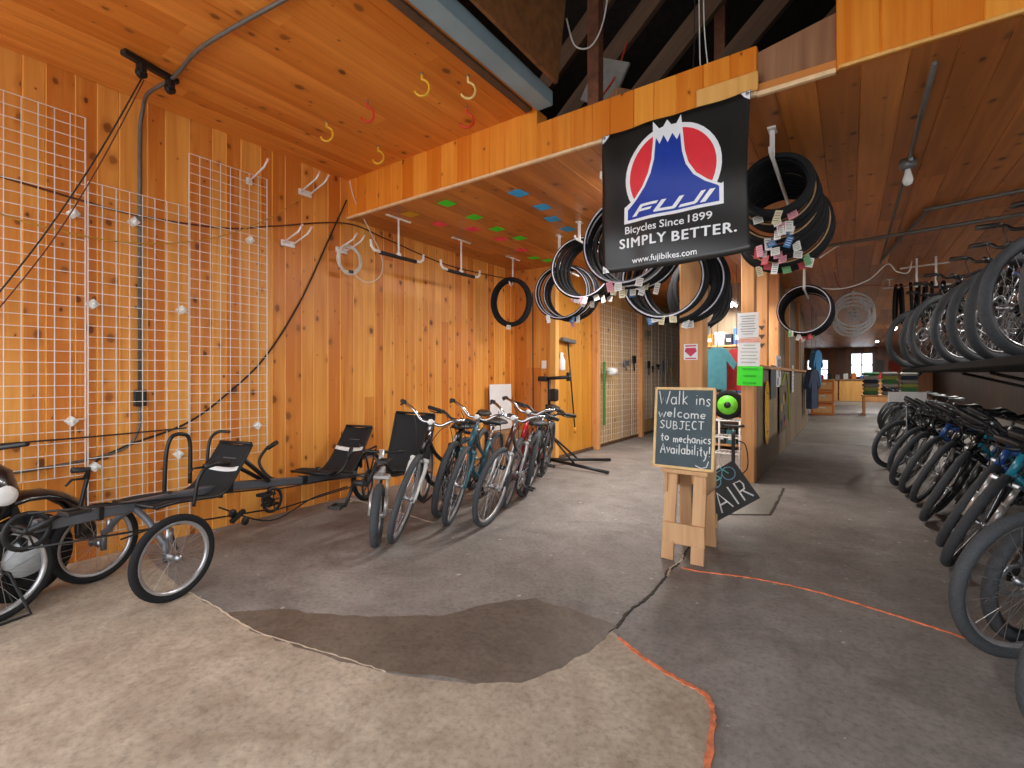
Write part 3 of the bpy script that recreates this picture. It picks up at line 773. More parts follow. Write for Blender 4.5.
LET = {'F': [(0, 0), (.24, 0), (.24, .36), (.86, .36), (.86, .58), (.24, .58), (.24, .76), (1, .76), (1, 1), (0, 1)],
       'U': [(.08, 0), (.94, 0), (1, .08), (1, 1), (.78, 1), (.78, .24), (.22, .24), (.22, 1), (0, 1), (0, .1)],
       'J': [(.0, 0), (.86, 0), (.94, .1), (.94, 1), (.7, 1), (.7, .24), (.0, .24)], 'I': [(0, 0), (.22, 0), (.22, 1), (0, 1)]}
for ch, x0, w in (('F', .0, .13), ('U', .150, .15), ('J', .322, .125), ('I', .462, .16)):
    p = []
    for (a, b) in LET[ch]:
        xx = .222 + x0 + a * w + b * .062; slope = -.018 * (xx - .2)
        p.append(bp(xx + .01, .63 - b * .075 + slope))
    decal('emblem_lettering', [p], M_BWHITE, .0052, bn)
BM_ = Matrix.Translation((0, BYB, 0)) @ Matrix.Rotation(PI / 2, 4, 'X')
def btext(name, text, x, y, size, **k):
    X_, Z_ = bp(x, y)
    return font_mesh(name, text, M_BWHITE, size, Matrix.Translation((X_, BYB, Z_)) @ Matrix.Rotation(PI / 2, 4, 'X'), bn, warp=lambda p: drape(p) - Vector((0, .0046, 0)), **k)
BWD = bx1 - bx0
for w_, a_, b_ in (('Bicycles', .18, .41), ('Since', .432, .592), ('1899', .618, .77)): btext('tagline_lettering', w_, a_, .738 - .012 * (a_ - .4), .068, bold=.0006, fit=(b_ - a_) * BWD)
for w_, a_, b_ in (('SIMPLY', .14, .475), ('BETTER.', .515, .915)): btext('slogan_lettering', w_, a_, .838 + .01 * (a_ - .14), .088, bold=.0, thick=.0024, space=1.15, fit=(b_ - a_) * BWD)
btext('address_lettering', 'www.fujibikes.com', .455, .952, .0545, bold=.0006)
for (x, y, a) in ((.0, .0, 1), (1, 0, 2), (0, 1, 0), (1, 1, 3)):
    sx = 1 if x == 0 else -1; sy = 1 if y == 0 else -1
    X_, Z_ = bp(x, y); d_ = .055
    if y == 1: Z_ += .02 * x
    p = [(X_ + sx * .004, Z_ - sy * .004), (X_ + sx * d_, Z_ - sy * .004), (X_ + sx * d_ * .6, Z_ - sy * d_ * .6), (X_ + sx * .004, Z_ - sy * d_)]
    if (sx > 0) != (sy > 0): p = p[::-1]
    if a == 3: continue
    decal('corner_patch', [p], M_BWHITE, .0025, bn)
    q = drape(Vector((X_ + sx * .018, BYB, Z_ - sy * .018)))
    MB().lathe((q.x, q.y, q.z), [(.006, -.0045), (.011, -.0045), (.011, -.002), (.006, -.002)], 14, 'Y').build('grommet', M_ALU, bn)

# ================================================================== BICYCLES
def tyre_prof(rt, ra=None, n=10):
    ra = ra or rt
    return [(ra * math.cos(2 * PI * k / n), rt * math.sin(2 * PI * k / n)) for k in range(n)]
def wheel(name, parent, R, rt, c, tyre, rim, M=None, spokes=28, rotor=False, stripe=None):
    """tyre is the wheel part itself; rim, spokes and hub are its pieces. The axle runs along X."""
    M = M or Matrix()
    w = MB().ring(c, R - rt, tyre_prof(rt), 44).build(name, tyre, parent)
    Rr = R - 2 * rt
    MB().ring(c, Rr, [(-.011, .012), (.011, .012), (.012, 0), (.006, -.014), (-.006, -.014), (-.012, 0)], 44).build('rim', rim, w)
    sp = MB()
    for k in range(spokes):
        a = 2 * PI * k / spokes; sd = .028 if k % 2 else -.028; b = a + (.55 if (k // 2) % 2 else -.55)
        p = (c[0] + sd, c[1] + .022 * math.cos(b), c[2] + .022 * math.sin(b)); q = (c[0], c[1] + (Rr - .008) * math.cos(a), c[2] + (Rr - .008) * math.sin(a))
        sp.tube([p, q], .0014, 4, cap=False)
    sp.build('spokes', M_SPOKE, w)
    h = MB().lathe(c, [(.012, -.05), (.026, -.03), (.016, -.024), (.016, .024), (.026, .03), (.012, .05)], 14, 'X')
    h.build('hub', M_ALU, w)
    if rotor: MB().ring((c[0] - .04, c[1], c[2]), .07, [(-.001, -.012), (.001, -.012), (.001, .012), (-.001, .012)], 24).build('brake_rotor', M_ALU, w)
    if stripe: MB().ring((c[0] + rt * .9, c[1], c[2]), R - rt * 1.0, [(-.002, -.004), (.001, -.004), (.001, .004), (-.002, .004)], 44).build('sidewall_band', stripe, w)
    return w

def bike_meshes(kind, frame_m, tyre, rim, fork_m, R=.34, rt=.025, bar_m=None, saddle_m=None, fenders=False):
    """one bicycle standing at the origin: front tyre touches (0,0,0), it points along -Y"""
    root = bpy.data.objects.new('bicycle', None); COL.objects.link(root); root.empty_display_size = .1
    bar_m = bar_m or M_BLACK
    WB = 1.05 if kind != 'kid' else .86
    k = R / .34
    fh = Vector((0, 0, R)); rh = Vector((0, WB, R))
    ax = Vector((0, .33, .945))
    hb = Vector((0, .11, R + .31)); ht = hb + ax * (.15 if kind != 'cruiser' else .19)
    bb = Vector((0, WB - .43, .285)); st = Vector((0, WB - .29, .70 if kind != 'cruiser' else .64))
    fr = MB()
    fr.tube([hb - ax * .01, ht + ax * .01], .022, 12)
    if kind == 'cruiser':
        fr.tube(spline([ht - ax * .03, ht * .5 + bb * .5 + Vector((0, -.02, .07)), st - Vector((0, .02, .18))], 6), .017, 10)
        fr.tube(spline([hb + ax * .02, hb * .5 + bb * .5 + Vector((0, -.03, -.05)), bb], 6), .021, 10)
    else:
        fr.tube([ht - ax * .03, st - Vector((0, .012, .05))], .019, 10); fr.tube([hb + ax * .03, bb], .024, 10)
    fr.tube([bb, st], .018, 10)
    for sx in (-1, 1):
        fr.tube([bb + Vector((sx * .03, .03, 0)), rh + Vector((sx * .062, 0, 0))], .011, 8)
        fr.tube([st + Vector((sx * .016, .005, -.06)), rh + Vector((sx * .062, 0, .0))], .009, 8)
        fr.box(tuple(rh + Vector((sx * .062, 0, 0))), (.008, .05, .05))
    fr.lathe(tuple(bb), [(.024, -.036), (.024, .036)], 14, 'X')
    fr.build('frame', frame_m, root)
    fork = MB()
    for sx in (-1, 1):
        top = hb - ax * .03 + Vector((sx * .062, 0, -.01)); bot = fh + Vector((sx * .06, -.0, 0))
        if kind == 'mtb':
            fork.tube([top, top.lerp(bot, .5)], .0155, 10); fork.tube([top.lerp(bot, .42), bot], .021, 10); fork.tube([top.lerp(bot, .40), top.lerp(bot, .43)], .024, 10)
        else:
            mid = top.lerp(bot, .55) + Vector((0, .015, 0)); fork.tube(spline([top + Vector((-sx * .02, 0, .012)), top.lerp(bot, .12) + Vector((0, .004, 0)), mid, bot], 5), [.017] * 6 + [.015] * 5 + [.012] * 5, 10)
        fork.box(tuple(bot), (.01, .03, .035))
    fork.box(tuple(hb - ax * .03), (.15, .045, .035), rot=(-.33, 0, 0), bev=.01)
    fork.tube([hb - ax * .04, hb], .02, 10)
    F_ = fork.build('fork', fork_m, root)
    W_ = wheel('front_wheel', root, R, rt, tuple(fh), tyre, rim, rotor=kind == 'mtb')
    stt = ht + ax * .05
    sm = MB(); sm.tube([ht, stt + ax * .02], .017, 10)
    bc = stt + Vector((0, -.055, .015)) if kind == 'mtb' else stt + Vector((0, -.04, .035))
    sm.tube([stt, bc], .016, 10); sm.tube([bc - Vector((.025, 0, 0)), bc + Vector((.025, 0, 0))], .02, 10)
    S_ = sm.build('stem', bar_m if kind == 'mtb' else M_ALU, root)
    if kind == 'mtb': half = [(0, 0, 0), (.10, 0, .0), (.17, .015, .035), (.30, .04, .045), (.345, .05, .046)]
    else: half = [(0, 0, 0), (.08, -.005, 0), (.15, .0, .055), (.235, .06, .075), (.29, .15, .07), (.31, .21, .06)]
    right = [bc + Vector(p) for p in half]; left = [bc + Vector((-p[0], p[1], p[2])) for p in half]
    hbm = MB(); hbm.tube(spline(left[::-1] + right[1:], 5), .0125, 10)
    H_ = hbm.build('handlebar', bar_m, root)
    for side in (right, left):
        d_ = (side[-1] - side[-2]).normalized(); e = side[-1]
        MB().tube([e - d_ * .13, e - d_ * .12, e, e + d_ * .004], [.015, .018, .018, .014], 10).build('grip', M_BLACKP, H_)
        sgn = 1 if side is right else -1; p = e - d_ * .15
        lv = MB(); lv.tube([p, p + Vector((0, -.03, -.012)), p + d_ * .06 + Vector((0, -.055, -.02)), p + d_ * .12 + Vector((0, -.05, -.018))], [.012, .009, .006, .005], 6)
        lv.box(tuple(p), (.04, .035, .03), bev=.006)
        lv.build('brake_lever', M_BLACK, H_)
    cb = MB()
    for sx in (-1, 1): cb.tube(spline([bc + Vector((sx * .15, -.03, .03)), bc + Vector((sx * .09, -.10, -.03)), hb + Vector((sx * .03, -.06, .02)), hb + Vector((sx * .05, .01, -.08))], 6), .0035, 5)
    C_ = cb.build('brake_cable', M_BLACK, root)
    fl = MB(); fl.lathe(tuple(bc + Vector((0, -.035, .012))), [(.006, .02), (.02, .012), (.022, -.012), (.018, -.016)], 12, 'Y'); RF = fl.build('front_reflector', M_WHITE if kind == 'cruiser' else M_BLACK, root)
    wheel('rear_wheel', root, R, rt, tuple(rh), tyre, rim)
    cs = MB()
    for i, r in enumerate((.055, .048, .041, .034, .028)): cs.lathe((.034 + .004 * i, rh.y, rh.z), [(r, 0), (r, .002)], 18, 'X')
    cs.build('cassette', M_GREY, root)
    spm = MB(); sd = (st - bb).normalized(); sp_top = st + sd * .13
    spm.tube([st - sd * .02, sp_top], .0135, 10); spm.lathe(tuple(st), [(.022, -.012), (.022, .012)], 12); spm.build('seat_post', M_ALU, root)
    sa = MB(); wd = .075 if kind == 'mtb' else .105; sc_ = sp_top + Vector((0, .015, .035))
    rows = []
    for i in range(9):
        q = i / 8; y = -.14 + .27 * q; hw = .018 + (wd - .018) * max(0, (q - .25) / .75) ** 1.3
        rows.append([sc_ + Vector((hw * math.sin(a), y, .028 * math.cos(a) + .012 * (2 * q - 1) ** 2)) for a in [(-1.7 + 3.4 * j / 8) for j in range(9)]])
    sa.sheet(rows, .014)
    for sx in (-1, 1): sa.tube([sc_ + Vector((sx * .012, -.1, .01)), sc_ + Vector((sx * .02, 0, -.025)), sc_ + Vector((sx * .03, .1, .0))], .004, 6)
    sa.build('saddle', saddle_m or M_BLACKP, root)
    cr = MB(); cr.ring((.052, bb.y, bb.z), .078, [(-.0015, -.014), (.0015, -.014), (.0015, .014), (-.0015, .014)], 30)
    for i in range(5): a = 2 * PI * i / 5; cr.tube([(.052, bb.y, bb.z), (.052, bb.y + .072 * math.cos(a), bb.z + .072 * math.sin(a))], .006, 5)
    ca = .6
    for sx in (-1, 1): cr.tube([(sx * .05, bb.y, bb.z), (sx * .075, bb.y + sx * .17 * math.cos(ca), bb.z - sx * .17 * math.sin(ca))], [.014, .010], 8)
    CK = cr.build('crankset', M_GREY if kind == 'mtb' else M_ALU, root)
    for sx in (-1, 1):
        pd = MB(); c0 = Vector((sx * .125, bb.y + sx * .17 * math.cos(ca), bb.z - sx * .17 * math.sin(ca)))
        for dy in (-.04, .04): pd.box((c0.x, c0.y + dy, c0.z), (.085, .014, .022), bev=.004)
        for dx in (-.036, 0, .036): pd.box((c0.x + dx, c0.y, c0.z), (.012, .08, .016), bev=.003)
        pd.build('pedal', M_BLACKP, CK)
    ch = MB()
    for sg in (1, -1): ch.tube([(.052, bb.y, bb.z + sg * .078), (.044, rh.y, rh.z + sg * .045)], .004, 5)
    ch.tube([(.05, rh.y, rh.z - .04), (.055, rh.y + .02, rh.z - .12), (.055, rh.y - .03, rh.z - .1)], .007, 6)
    ch.build('chain', M_GREY, root)
    ks = MB(); ks.tube([(-.05, WB - .30, .27), (-.12, WB - .24, .13), (-.2, WB - .22, -.005 + .03)], .0075, 7); ks.build('kickstand', M_BLACK, root)
    if fenders:
        for nm, c_, a0, a1 in (('front_fender', fh, .45, 2.2), ('rear_fender', rh, .3, 2.8)):
            fm = MB().ring(tuple(c_), R + .014, [(-.028, -.012), (-.02, .002), (0, .006), (.02, .002), (.028, -.012), (.02, -.002), (0, .003), (-.02, -.002)], 20, a0=a0, a1=a1)
            o = fm.build(nm, frame_m, root)
            if nm == 'front_fender': steer_parts = o
    root['steer'] = 1
    return root, dict(ax=ax, hb=hb)
STEER = ('front_wheel', 'fork', 'stem', 'handlebar', 'brake_cable', 'front_reflector', 'front_fender', 'basket')
def base(n): return n.split('.')[0]
def pose_bike(root, info, loc, psi, lean, steer):
    root.location = loc; root.rotation_euler = (0, math.radians(lean), -math.radians(psi))
    a = info['ax']; p = info['hb']
    Ms = Matrix.Translation(p) @ Matrix.Rotation(math.radians(steer), 4, a) @ Matrix.Translation(-p)
    for c in root.children:
        if base(c.name) in STEER: c.matrix_local = Ms
def recolour(o, part, m):
    for c in o.children:
        if base(c.name) == part:
            c.data = c.data.copy(); c.data.materials.clear(); c.data.materials.append(m)

M_FBLACK = mat('gloss_black_frame', (20, 21, 24), .25, coat=.4)
M_FTEAL = mat('teal_frame', (42, 98, 112), .3, coat=.4)
M_FBLUE = mat('blue_frame', (32, 74, 138), .28, coat=.5)
M_FCYAN = mat('cyan_frame', (36, 134, 160), .28, coat=.5)
M_FSILV = mat('silver_frame', (196, 194, 192), .3, .6, coat=.3)
M_FWHITE = mat('white_frame', (214, 212, 206), .35, coat=.3)
M_FMAROON = mat('maroon_frame', (74, 34, 40), .3, coat=.4)
M_FRED = mat('red_frame', (196, 30, 44), .3, coat=.4)
M_RIMB = mat('black_rim', (24, 24, 26), .35)
M_RIMS = mat('silver_rim', (190, 190, 192), .3, .7)

pm, im = bike_meshes('mtb', M_FBLACK, M_RUBBERG, M_RIMB, M_BLACK, .345, .028)
pc, ic = bike_meshes('cruiser', M_FBLACK, M_RUBBERG, M_RIMS, M_FSILV, .34, .024, bar_m=M_CHROME)
used = {}
def place_bike(proto, info, label, loc, psi, lean, steer, frame=None, fork=None, rim=None, group=None, tyre=None):
    o = proto if proto.name not in used else copy_tree(proto)
    used[proto.name] = 1
    tag(o, label, 'bicycle', group)
    if 'steer' in o: del o['steer']
    pose_bike(o, info, loc, psi, lean, steer)
    if frame: recolour(o, 'frame', frame)
    if fork: recolour(o, 'fork', fork)
    for c in o.children:
        if rim and base(c.name) in ('front_wheel', 'rear_wheel'): recolour(c, 'rim', rim)
    return o
# row on the floor at the right, wheels to the aisle
ROW = [(2.42, .66, 52, 8, 6, None), (3.02, .60, 55, 7, 4, None), (3.22, .70, 52, 8, 8, M_FBLUE), (4.24, .60, 55, 16, 32, M_FCYAN), (4.70, .62, 54, 17, 34, M_FBLUE), (5.08, .74, 54, 17, 33, M_FTEAL), (5.42, .59, 54, 17, 36, None),
       (5.80, .70, 54, 17, 32, M_FCYAN), (6.15, .60, 55, 17, 32, None), (6.56, .55, 55, 17, 30, M_FBLUE), (6.95, .50, 55, 16, 28, None), (7.5, .55, 58, 14, 22, None), (8.25, .46, 58, 12, 12, None)]
for k, (y, x, ps, le, stg, fm) in enumerate(ROW):
    nm = 'black' if fm is None else {'blue_frame': 'blue', 'cyan_frame': 'cyan', 'teal_frame': 'teal'}[fm.name]
    place_bike(pm, im, '%s bicycle in the lower right row, %s from the front' % (nm, ORD[k]), (x, y, 0), ps, le, stg, fm, fork=M_FSILV if k in (3, 5, 7, 9) else None, rim=M_RIMS if k in (1, 4, 6, 8) else None, group='bicycles in the lower right row')
for k, (y, x) in enumerate(((10.6, .68), (11.5, .72), (12.4, .66), (13.6, .68), (14.8, .7))):
    place_bike(pm, im, 'black bicycle far down the aisle beyond the gap, %s of five going back' % ORD[k], (x, y, 0), 55, 12, 25, None, group='bicycles far down the aisle')
# row on the rack shelf above
SZ = 1.345
UP = [(2.75, .78, None), (3.3, .74, None), (3.85, .73, M_FCYAN), (4.4, .70, None), (4.95, .72, M_FBLUE), (5.5, .68, None), (6.2, .58, None), (6.8, .55, None), (7.4, .5, None)]
for k, (y, x, fm) in enumerate(UP):
    nm = 'black' if fm is None else {'blue_frame': 'blue', 'cyan_frame': 'cyan'}[fm.name]
    place_bike(pm, im, '%s bicycle on the upper rack at the right, %s from the front' % (nm, ORD[k]), (x + .1, y, SZ), 48 + (k % 3) * 3, 6, 2 + (k % 2) * 6, fm, group='bicycles in the upper right row')
# bikes parked in front of the pine wall
place_bike(pc, ic, 'white and black cruiser bicycle, second wheel from the left by the pine wall', (-2.79, 2.47, 0), -20, 12, 14, M_FBLACK, M_FWHITE)
place_bike(pc, ic, 'teal bicycle between the white cruiser and the silver bicycle', (-2.75, 3.0, 0), -22, 12, 6, M_FTEAL, M_FTEAL)
place_bike(pc, ic, 'silver and maroon bicycle with chrome bars, front one before the yellow boards', (-2.50, 3.15, 0), -16, 14, -3, M_FMAROON, M_FSILV)
place_bike(pc, ic, 'red bicycle mostly hidden behind the silver and maroon bicycle', (-2.68, 3.72, 0), -20, 11, 5, M_FRED, M_FSILV)
place_bike(pm, im, 'black bicycle squeezed between the white cruiser and the teal bicycle', (-2.98, 3.12, 0), -24, 11, 4, None)
place_bike(pm, im, 'black bicycle at the back of the left group next to the work stand', (-2.80, 4.25, 0), -22, 10, 8, None)
# the rack: shelf, uprights and the price rail
rk = thing('bike_rack', 'long black two-level rack holding the upper row of bicycles', 'rack', (0, 0, 0))
MB().box((1.75, 5.2, SZ - .025), (2.3, 7.0, .045), bev=.006).build('shelf', mat('rack_board', (30, 29, 29), .9, spec=.2), rk)
for y in (1.9, 3.6, 5.3, 7.0, 8.5):
    MB().box((2.7, y, LZ / 2), (.07, .07, LZ), bev=.006).build('upright', M_BLACK, rk)
    MB().tube([(2.66, y, SZ - .5), (1.2, y, SZ - .06)], .02, 6).build('brace', M_BLACK, rk)

# ================================================================== RECUMBENTS
def sling_seat(parent, prof, w0, w1, band=True, label=None):
    """prof [(y, z)] from the front of the seat to the top of the back"""
    sp = spline([(0, p[0], p[1]) for p in prof], 5); n = len(sp); rows = []
    for i, p in enumerate(sp):
        q = i / (n - 1); hw = (w0 + (w1 - w0) * q) / 2
        rows.append([Vector((hw * a, p.y, p.z)) + Vector((0, .02, -.02)) * (1 - a * a) for a in [-1 + 2 * j / 10 for j in range(11)]])
    st = MB().sheet(rows, .008).build('seat', M_MESHF, parent)
    if band:
        i0 = int(n * .80); b = []
        for i in range(i0, i0 + 2):
            b.append([v + Vector((0, -.007, .004)) for v in [rows[i][j] * .5 + rows[i0][j] * .5 if i == i0 else rows[i0 + 1][j] for j in range(11)]])
        MB().sheet(b, .004).build('reflective_band', M_REFL, st)
        lg = MB(); c_ = rows[min(n - 1, i0 + 3)][5]
        lg.tube([c_ + Vector((-.06, -.012, .0)), c_ + Vector((.06, -.012, .0))], .004, 4)
        lg.build('stitched_mark', M_GREY, st)
    fr = MB()
    for sx in (0, -1):
        fr.tube([r[sx] + Vector((0, .006, -.008)) for r in rows], .011, 8)
    fr.tube([rows[-1][0], rows[-1][-1]], .011, 8); fr.tube([rows[0][0], rows[0][-1]], .011, 8); m = len(rows) // 2; fr.tube([rows[m][0] + Vector((0, .03, -.02)), rows[m][-1] + Vector((0, .03, -.02))], .011, 8)
    fr.build('seat_frame', M_BLACK, parent)
    return rows
def pedals(parent, c, r=.16, ang=.5, ring=.085, w=.09):
    cr = MB(); c = Vector(c)
    cr.ring((.045, c.y, c.z), ring, [(-.002, -.012), (.002, -.012), (.002, .012), (-.002, .012)], 28)
    cr.lathe((0, c.y, c.z), [(.02, -.05), (.02, .05)], 12, 'X')
    for i in range(5): a = 2 * PI * i / 5; cr.tube([(.045, c.y, c.z), (.045, c.y + ring * .95 * math.cos(a), c.z + ring * .95 * math.sin(a))], .005, 5)
    for sx in (-1, 1): cr.tube([(sx * .05, c.y, c.z), (sx * .08, c.y + sx * r * math.cos(ang), c.z + sx * r * math.sin(ang))], [.014, .01], 8)
    k = cr.build('crankset', M_BLACKP, parent)
    for sx in (-1, 1):
        p = Vector((sx * .13, c.y + sx * r * math.cos(ang), c.z + sx * r * math.sin(ang))); pd = MB()
        for dy in (-.045, .045): pd.box((p.x, p.y + dy, p.z), (.09, .014, .022), bev=.004)
        for dx in (-.036, .036): pd.box((p.x + dx, p.y, p.z), (.014, .09, .018), bev=.003)
        pd.build('pedal', M_BLACKP, k)
    return k
tk = thing('tandem_recumbent_trike', 'long grey two-seat recumbent trike with black sling seats along the pine wall', 'recumbent trike', (-3.42, 1.02, 0), (0, 0, math.radians(14.7)))
bm_ = MB()
def beam(mb, a, b, w, h):
    a, b = Vector(a), Vector(b); d_ = b - a; L = d_.length
    mb.box(tuple((a + b) / 2), (w, L, h), rot=(math.atan2(d_.z, math.hypot(d_.x, d_.y)), 0, 0), bev=.008)
beam(bm_, (0, -.46, .505), (0, .62, .475), .05, .062); beam(bm_, (0, .58, .478), (0, 1.32, .375), .05, .062); beam(bm_, (0, 1.28, .38), (0, 1.98, .30), .05, .062)
bm_.build('main_beam', M_DGREY, tk)
for c_, d_, r_ in (((0, .6, .474), (.062, .06, .076), -.06), ((0, 1.3, .378), (.062, .06, .076), -.12), ((0, -.18, .497), (.06, .03, .074), -.03)):
    MB().box(c_, d_, rot=(r_, 0, 0), bev=.004).build('beam_clamp', M_BLACK, tk)
for sx in (-1, 1):
    MB().tube([(sx * .69, 2.17, .245)] and [(sx * .02, 1.94, .3), (sx * .07, 2.0, .28), (sx * .075, 2.17, .245)], .013, 8).build('rear_stay', M_DGREY, tk)
    w = wheel('front_wheel', tk, .237, .022, (sx * .345, 0, .237), M_RUBBER, M_RIMS, spokes=28)
    ax_ = MB(); ax_.tube(spline([(0, .0, .48), (sx * .12, .0, .42), (sx * .27, .0, .30)], 6), .018, 10); ax_.tube([(sx * .27, 0, .32), (sx * .275, 0, .2)], .016, 8); ax_.tube([(sx * .275, 0, .237), (sx * .32, 0, .237)], .012, 8)
    ax_.build('axle_arm', M_DGREY, tk)
    MB().tube([(sx * .26, .02, .30), (sx * .262, .03, .38)], .02, 8).build('kingpin', M_ALU, tk)
    tie = MB(); tie.tube([(sx * .25, .08, .24), (0, .2, .34)], .006, 6); tie.build('tie_rod', M_BLACK, tk)
wheel('rear_wheel', tk, .245, .023, (0, 2.17, .245), M_RUBBER, M_RIMS)
ml = MB(); ml.tube([(.012, 2.1, .5), (.02, 2.28, .53)], .01, 6); ml.tube([(.02, 2.17, .25), (.02, 2.1, .5)], .009, 6); ml.tube([(.02, 2.17, .25), (.02, 2.28, .53)], .008, 6); ml.build('rear_rack', M_BLACK, tk)
sling_seat(tk, [(.0, .50), (.12, .505), (.28, .49), (.40, .48), (.48, .52), (.57, .63), (.67, .775)], .36, .30)
sling_seat(tk, [(1.36, .43), (1.47, .435), (1.60, .41), (1.70, .39), (1.79, .45), (1.90, .58), (2.03, .76)], .36, .30)
for y0 in (0, 1.28):
    z0 = .0 if y0 == 0 else -.075
    for sx in (-1, 1): MB().tube([(sx * .12, .62 + y0, .68 + z0), (sx * .03, .93 + y0 if y0 == 0 else .74 + y0, (.45 if y0 == 0 else .44) + z0)], .016, 8).build('seat_stay', M_BLACK, tk)
    MB().tube([(0, .2 + y0, .47 + z0), (0, .2 + y0, .53 + z0)], .02, 8).build('seat_mount', M_BLACK, tk)
# levers and hoops
def grip_lever(pts, grip):
    l = MB().tube(spline(pts, 6), .011, 8).build('steering_lever', M_BLACK, tk)
    MB().tube(grip, .018, 10).build('grip', M_BLACKP, l)
    b = MB(); a = Vector(grip[0]); b.tube([a, a + Vector((.0, -.07, .005)), a + Vector((.02, -.11, -.02))], .007, 6); b.build('brake_lever', M_BLACK, l)
grip_lever([(-.33, -.10, .30), (-.335, -.09, .45), (-.33, -.05, .66)], [(-.33, -.06, .64), (-.33, -.05, .69), (-.33, -.13, .70)])
grip_lever([(.22, .20, .46), (.235, .22, .62), (.245, .26, .69)], [(.245, .25, .69), (.245, .32, .70), (.245, .42, .685)])
hp = MB(); hp.tube(spline([(-.25, .34, .42), (-.25, .35, .70), (-.245, .38, .83), (-.235, .45, .85), (-.23, .50, .79), (-.23, .50, .5)], 6), .013, 8); hp.build('arm_hoop', M_BLACK, tk)
hp = MB(); hp.tube(spline([(-.22, .62, .62), (-.22, .64, .78), (-.2, .69, .84), (-.12, .72, .84)], 6), .011, 8); hp.build('head_hoop', M_BLACK, tk)
hb_ = MB().tube(spline([(0, 1.12, .42), (-.1, 1.06, .44), (-.18, 1.03, .56), (-.17, 1.09, .66), (-.15, 1.17, .70)], 6), .012, 8).build('stoker_handlebar', M_BLACK, tk)
MB().tube([(-.168, 1.1, .665), (-.148, 1.18, .705)], .018, 8).build('grip', M_BLACKP, hb_)
hb_ = MB().tube(spline([(0, 1.5, .40), (.16, 1.5, .40), (.23, 1.54, .46), (.235, 1.62, .60)], 6), .012, 8).build('stoker_handlebar', M_BLACK, tk)
MB().tube([(.235, 1.57, .52), (.236, 1.63, .615)], .018, 8).build('grip', M_BLACKP, hb_)
pedals(tk, (0, -.5, .50), ang=.4)
pedals(tk, (0, .95, .30), ang=2.6)
MB().tube([(0, .95, .30), (0, .98, .44)], .018, 8).build('crank_post', M_BLACK, tk)
cl = MB()
for (a, b) in (((.045, -.5, .585), (.05, .9, .40)), ((.045, -.5, .415), (.05, .9, .24)), ((.06, .95, .38), (.05, 2.1, .29)), ((.06, .95, .22), (.05, 2.1, .20))): cl.tube([a, b], .006, 6)
cl.tube(spline([(.05, .5, .36), (.08, .9, .16), (.06, 1.35, .22), (.05, 1.8, .22)], 6), .006, 6)
cl.build('chain_line', M_BLACK, tk)
dr = MB(); dr.box((.08, .62, .27), (.03, .12, .03), rot=(.5, 0, 0), bev=.004); dr.lathe((.08, .68, .22), [(.03, -.004), (.03, .004)], 14, 'X'); dr.lathe((.08, .58, .30), [(.03, -.004), (.03, .004)], 14, 'X'); dr.build('idler', M_BLACKP, tk)

# second small-wheeled recumbent with the upright mesh seat
rc = thing('recumbent_bicycle', 'recumbent bicycle with silver fork and upright black mesh seat beside the white cruiser', 'recumbent bicycle', (-2.86, 2.30, 0), (0, math.radians(3), math.radians(30)))
sm_ = Matrix.Translation((0, .06, .45)) @ Matrix.Rotation(math.radians(14), 4, 'Z') @ Matrix.Translation((0, -.06, -.45))
parts = []
fk = MB()
for sx in (-1, 1): fk.tube([(sx * .055, .0, .225), (sx * .055, .03, .36)], .017, 8); fk.tube([(sx * .055, .03, .36), (sx * .052, .055, .50)], .012, 8)
fk.box((0, .055, .5), (.15, .05, .04), bev=.01); fk.tube([(0, .055, .5), (0, .085, .70)], .022, 10); fk.box((0, .02, .56), (.08, .04, .05), bev=.008)
parts.append(fk.build('fork', M_FSILV, rc)); parts.append(wheel('front_wheel', rc, .23, .032, (0, 0, .23), M_RUBBERG, M_RIMS))
hbm = MB(); hbm.tube(spline([(-.15, .24, .66), (-.14, .12, .68), (-.05, .09, .68), (.05, .09, .68), (.14, .12, .68), (.15, .24, .66)], 5), .012, 8); parts.append(hbm.build('handlebar', M_BLACK, rc))
for p in parts: p.matrix_local = sm_
f2 = MB(); f2.tube(spline([(0, -.28, .52), (0, .05, .58), (0, .35, .46), (0, .8, .40), (0, 1.0, .36)], 6), .025, 10)
for sx in (-1, 1): f2.tube([(0, .95, .37), (sx * .07, 1.3, .29)], .014, 8)
f2.build('frame', M_FBLACK, rc); wheel('rear_wheel', rc, .29, .026, (0, 1.3, .29), M_RUBBERG, M_RIMS)
pedals(rc, (0, -.3, .53), ang=1.2)
sling_seat(rc, [(.40, .48), (.5, .49), (.62, .46), (.70, .48), (.76, .60), (.83, .76), (.89, .91)], .37, .36, band=False)
for sx in (-1, 1): MB().tube([(sx * .14, .86, .80), (sx * .04, 1.08, .38)], .013, 8).build('seat_stay', M_BLACK, rc)

# scooter and loose wheel cropped by the left edge
sc2 = thing('motor_scooter', 'black scooter with fat front tyre and white hub, at the far left edge', 'scooter', (-3.78, .62, 0), (0, 0, math.radians(20)))
fw = MB().ring((0, 0, .24), .17, [(.055 * math.cos(a), .07 * math.sin(a)) for a in [2 * PI * i / 14 for i in range(14)]], 40).build('front_wheel', M_RUBBER, sc2)
MB().lathe((0, 0, .24), [(.02, -.05), (.10, -.045), (.11, -.02), (.11, .02), (.10, .045), (.02, .05)], 24, 'X').build('hub_cover', mat('hub_white', (206, 212, 216), .5), fw)
rows = []
for i in range(9):
    a = -.3 + 2.3 * i / 8
    rows.append([(.085 * math.sin(b), (.30 + .05 * math.cos(b)) * math.cos(a + .2), .26 + (.29 + .06 * math.cos(b)) * math.sin(a + .2)) for b in [-1.4 + 2.8 * j / 8 for j in range(9)]])
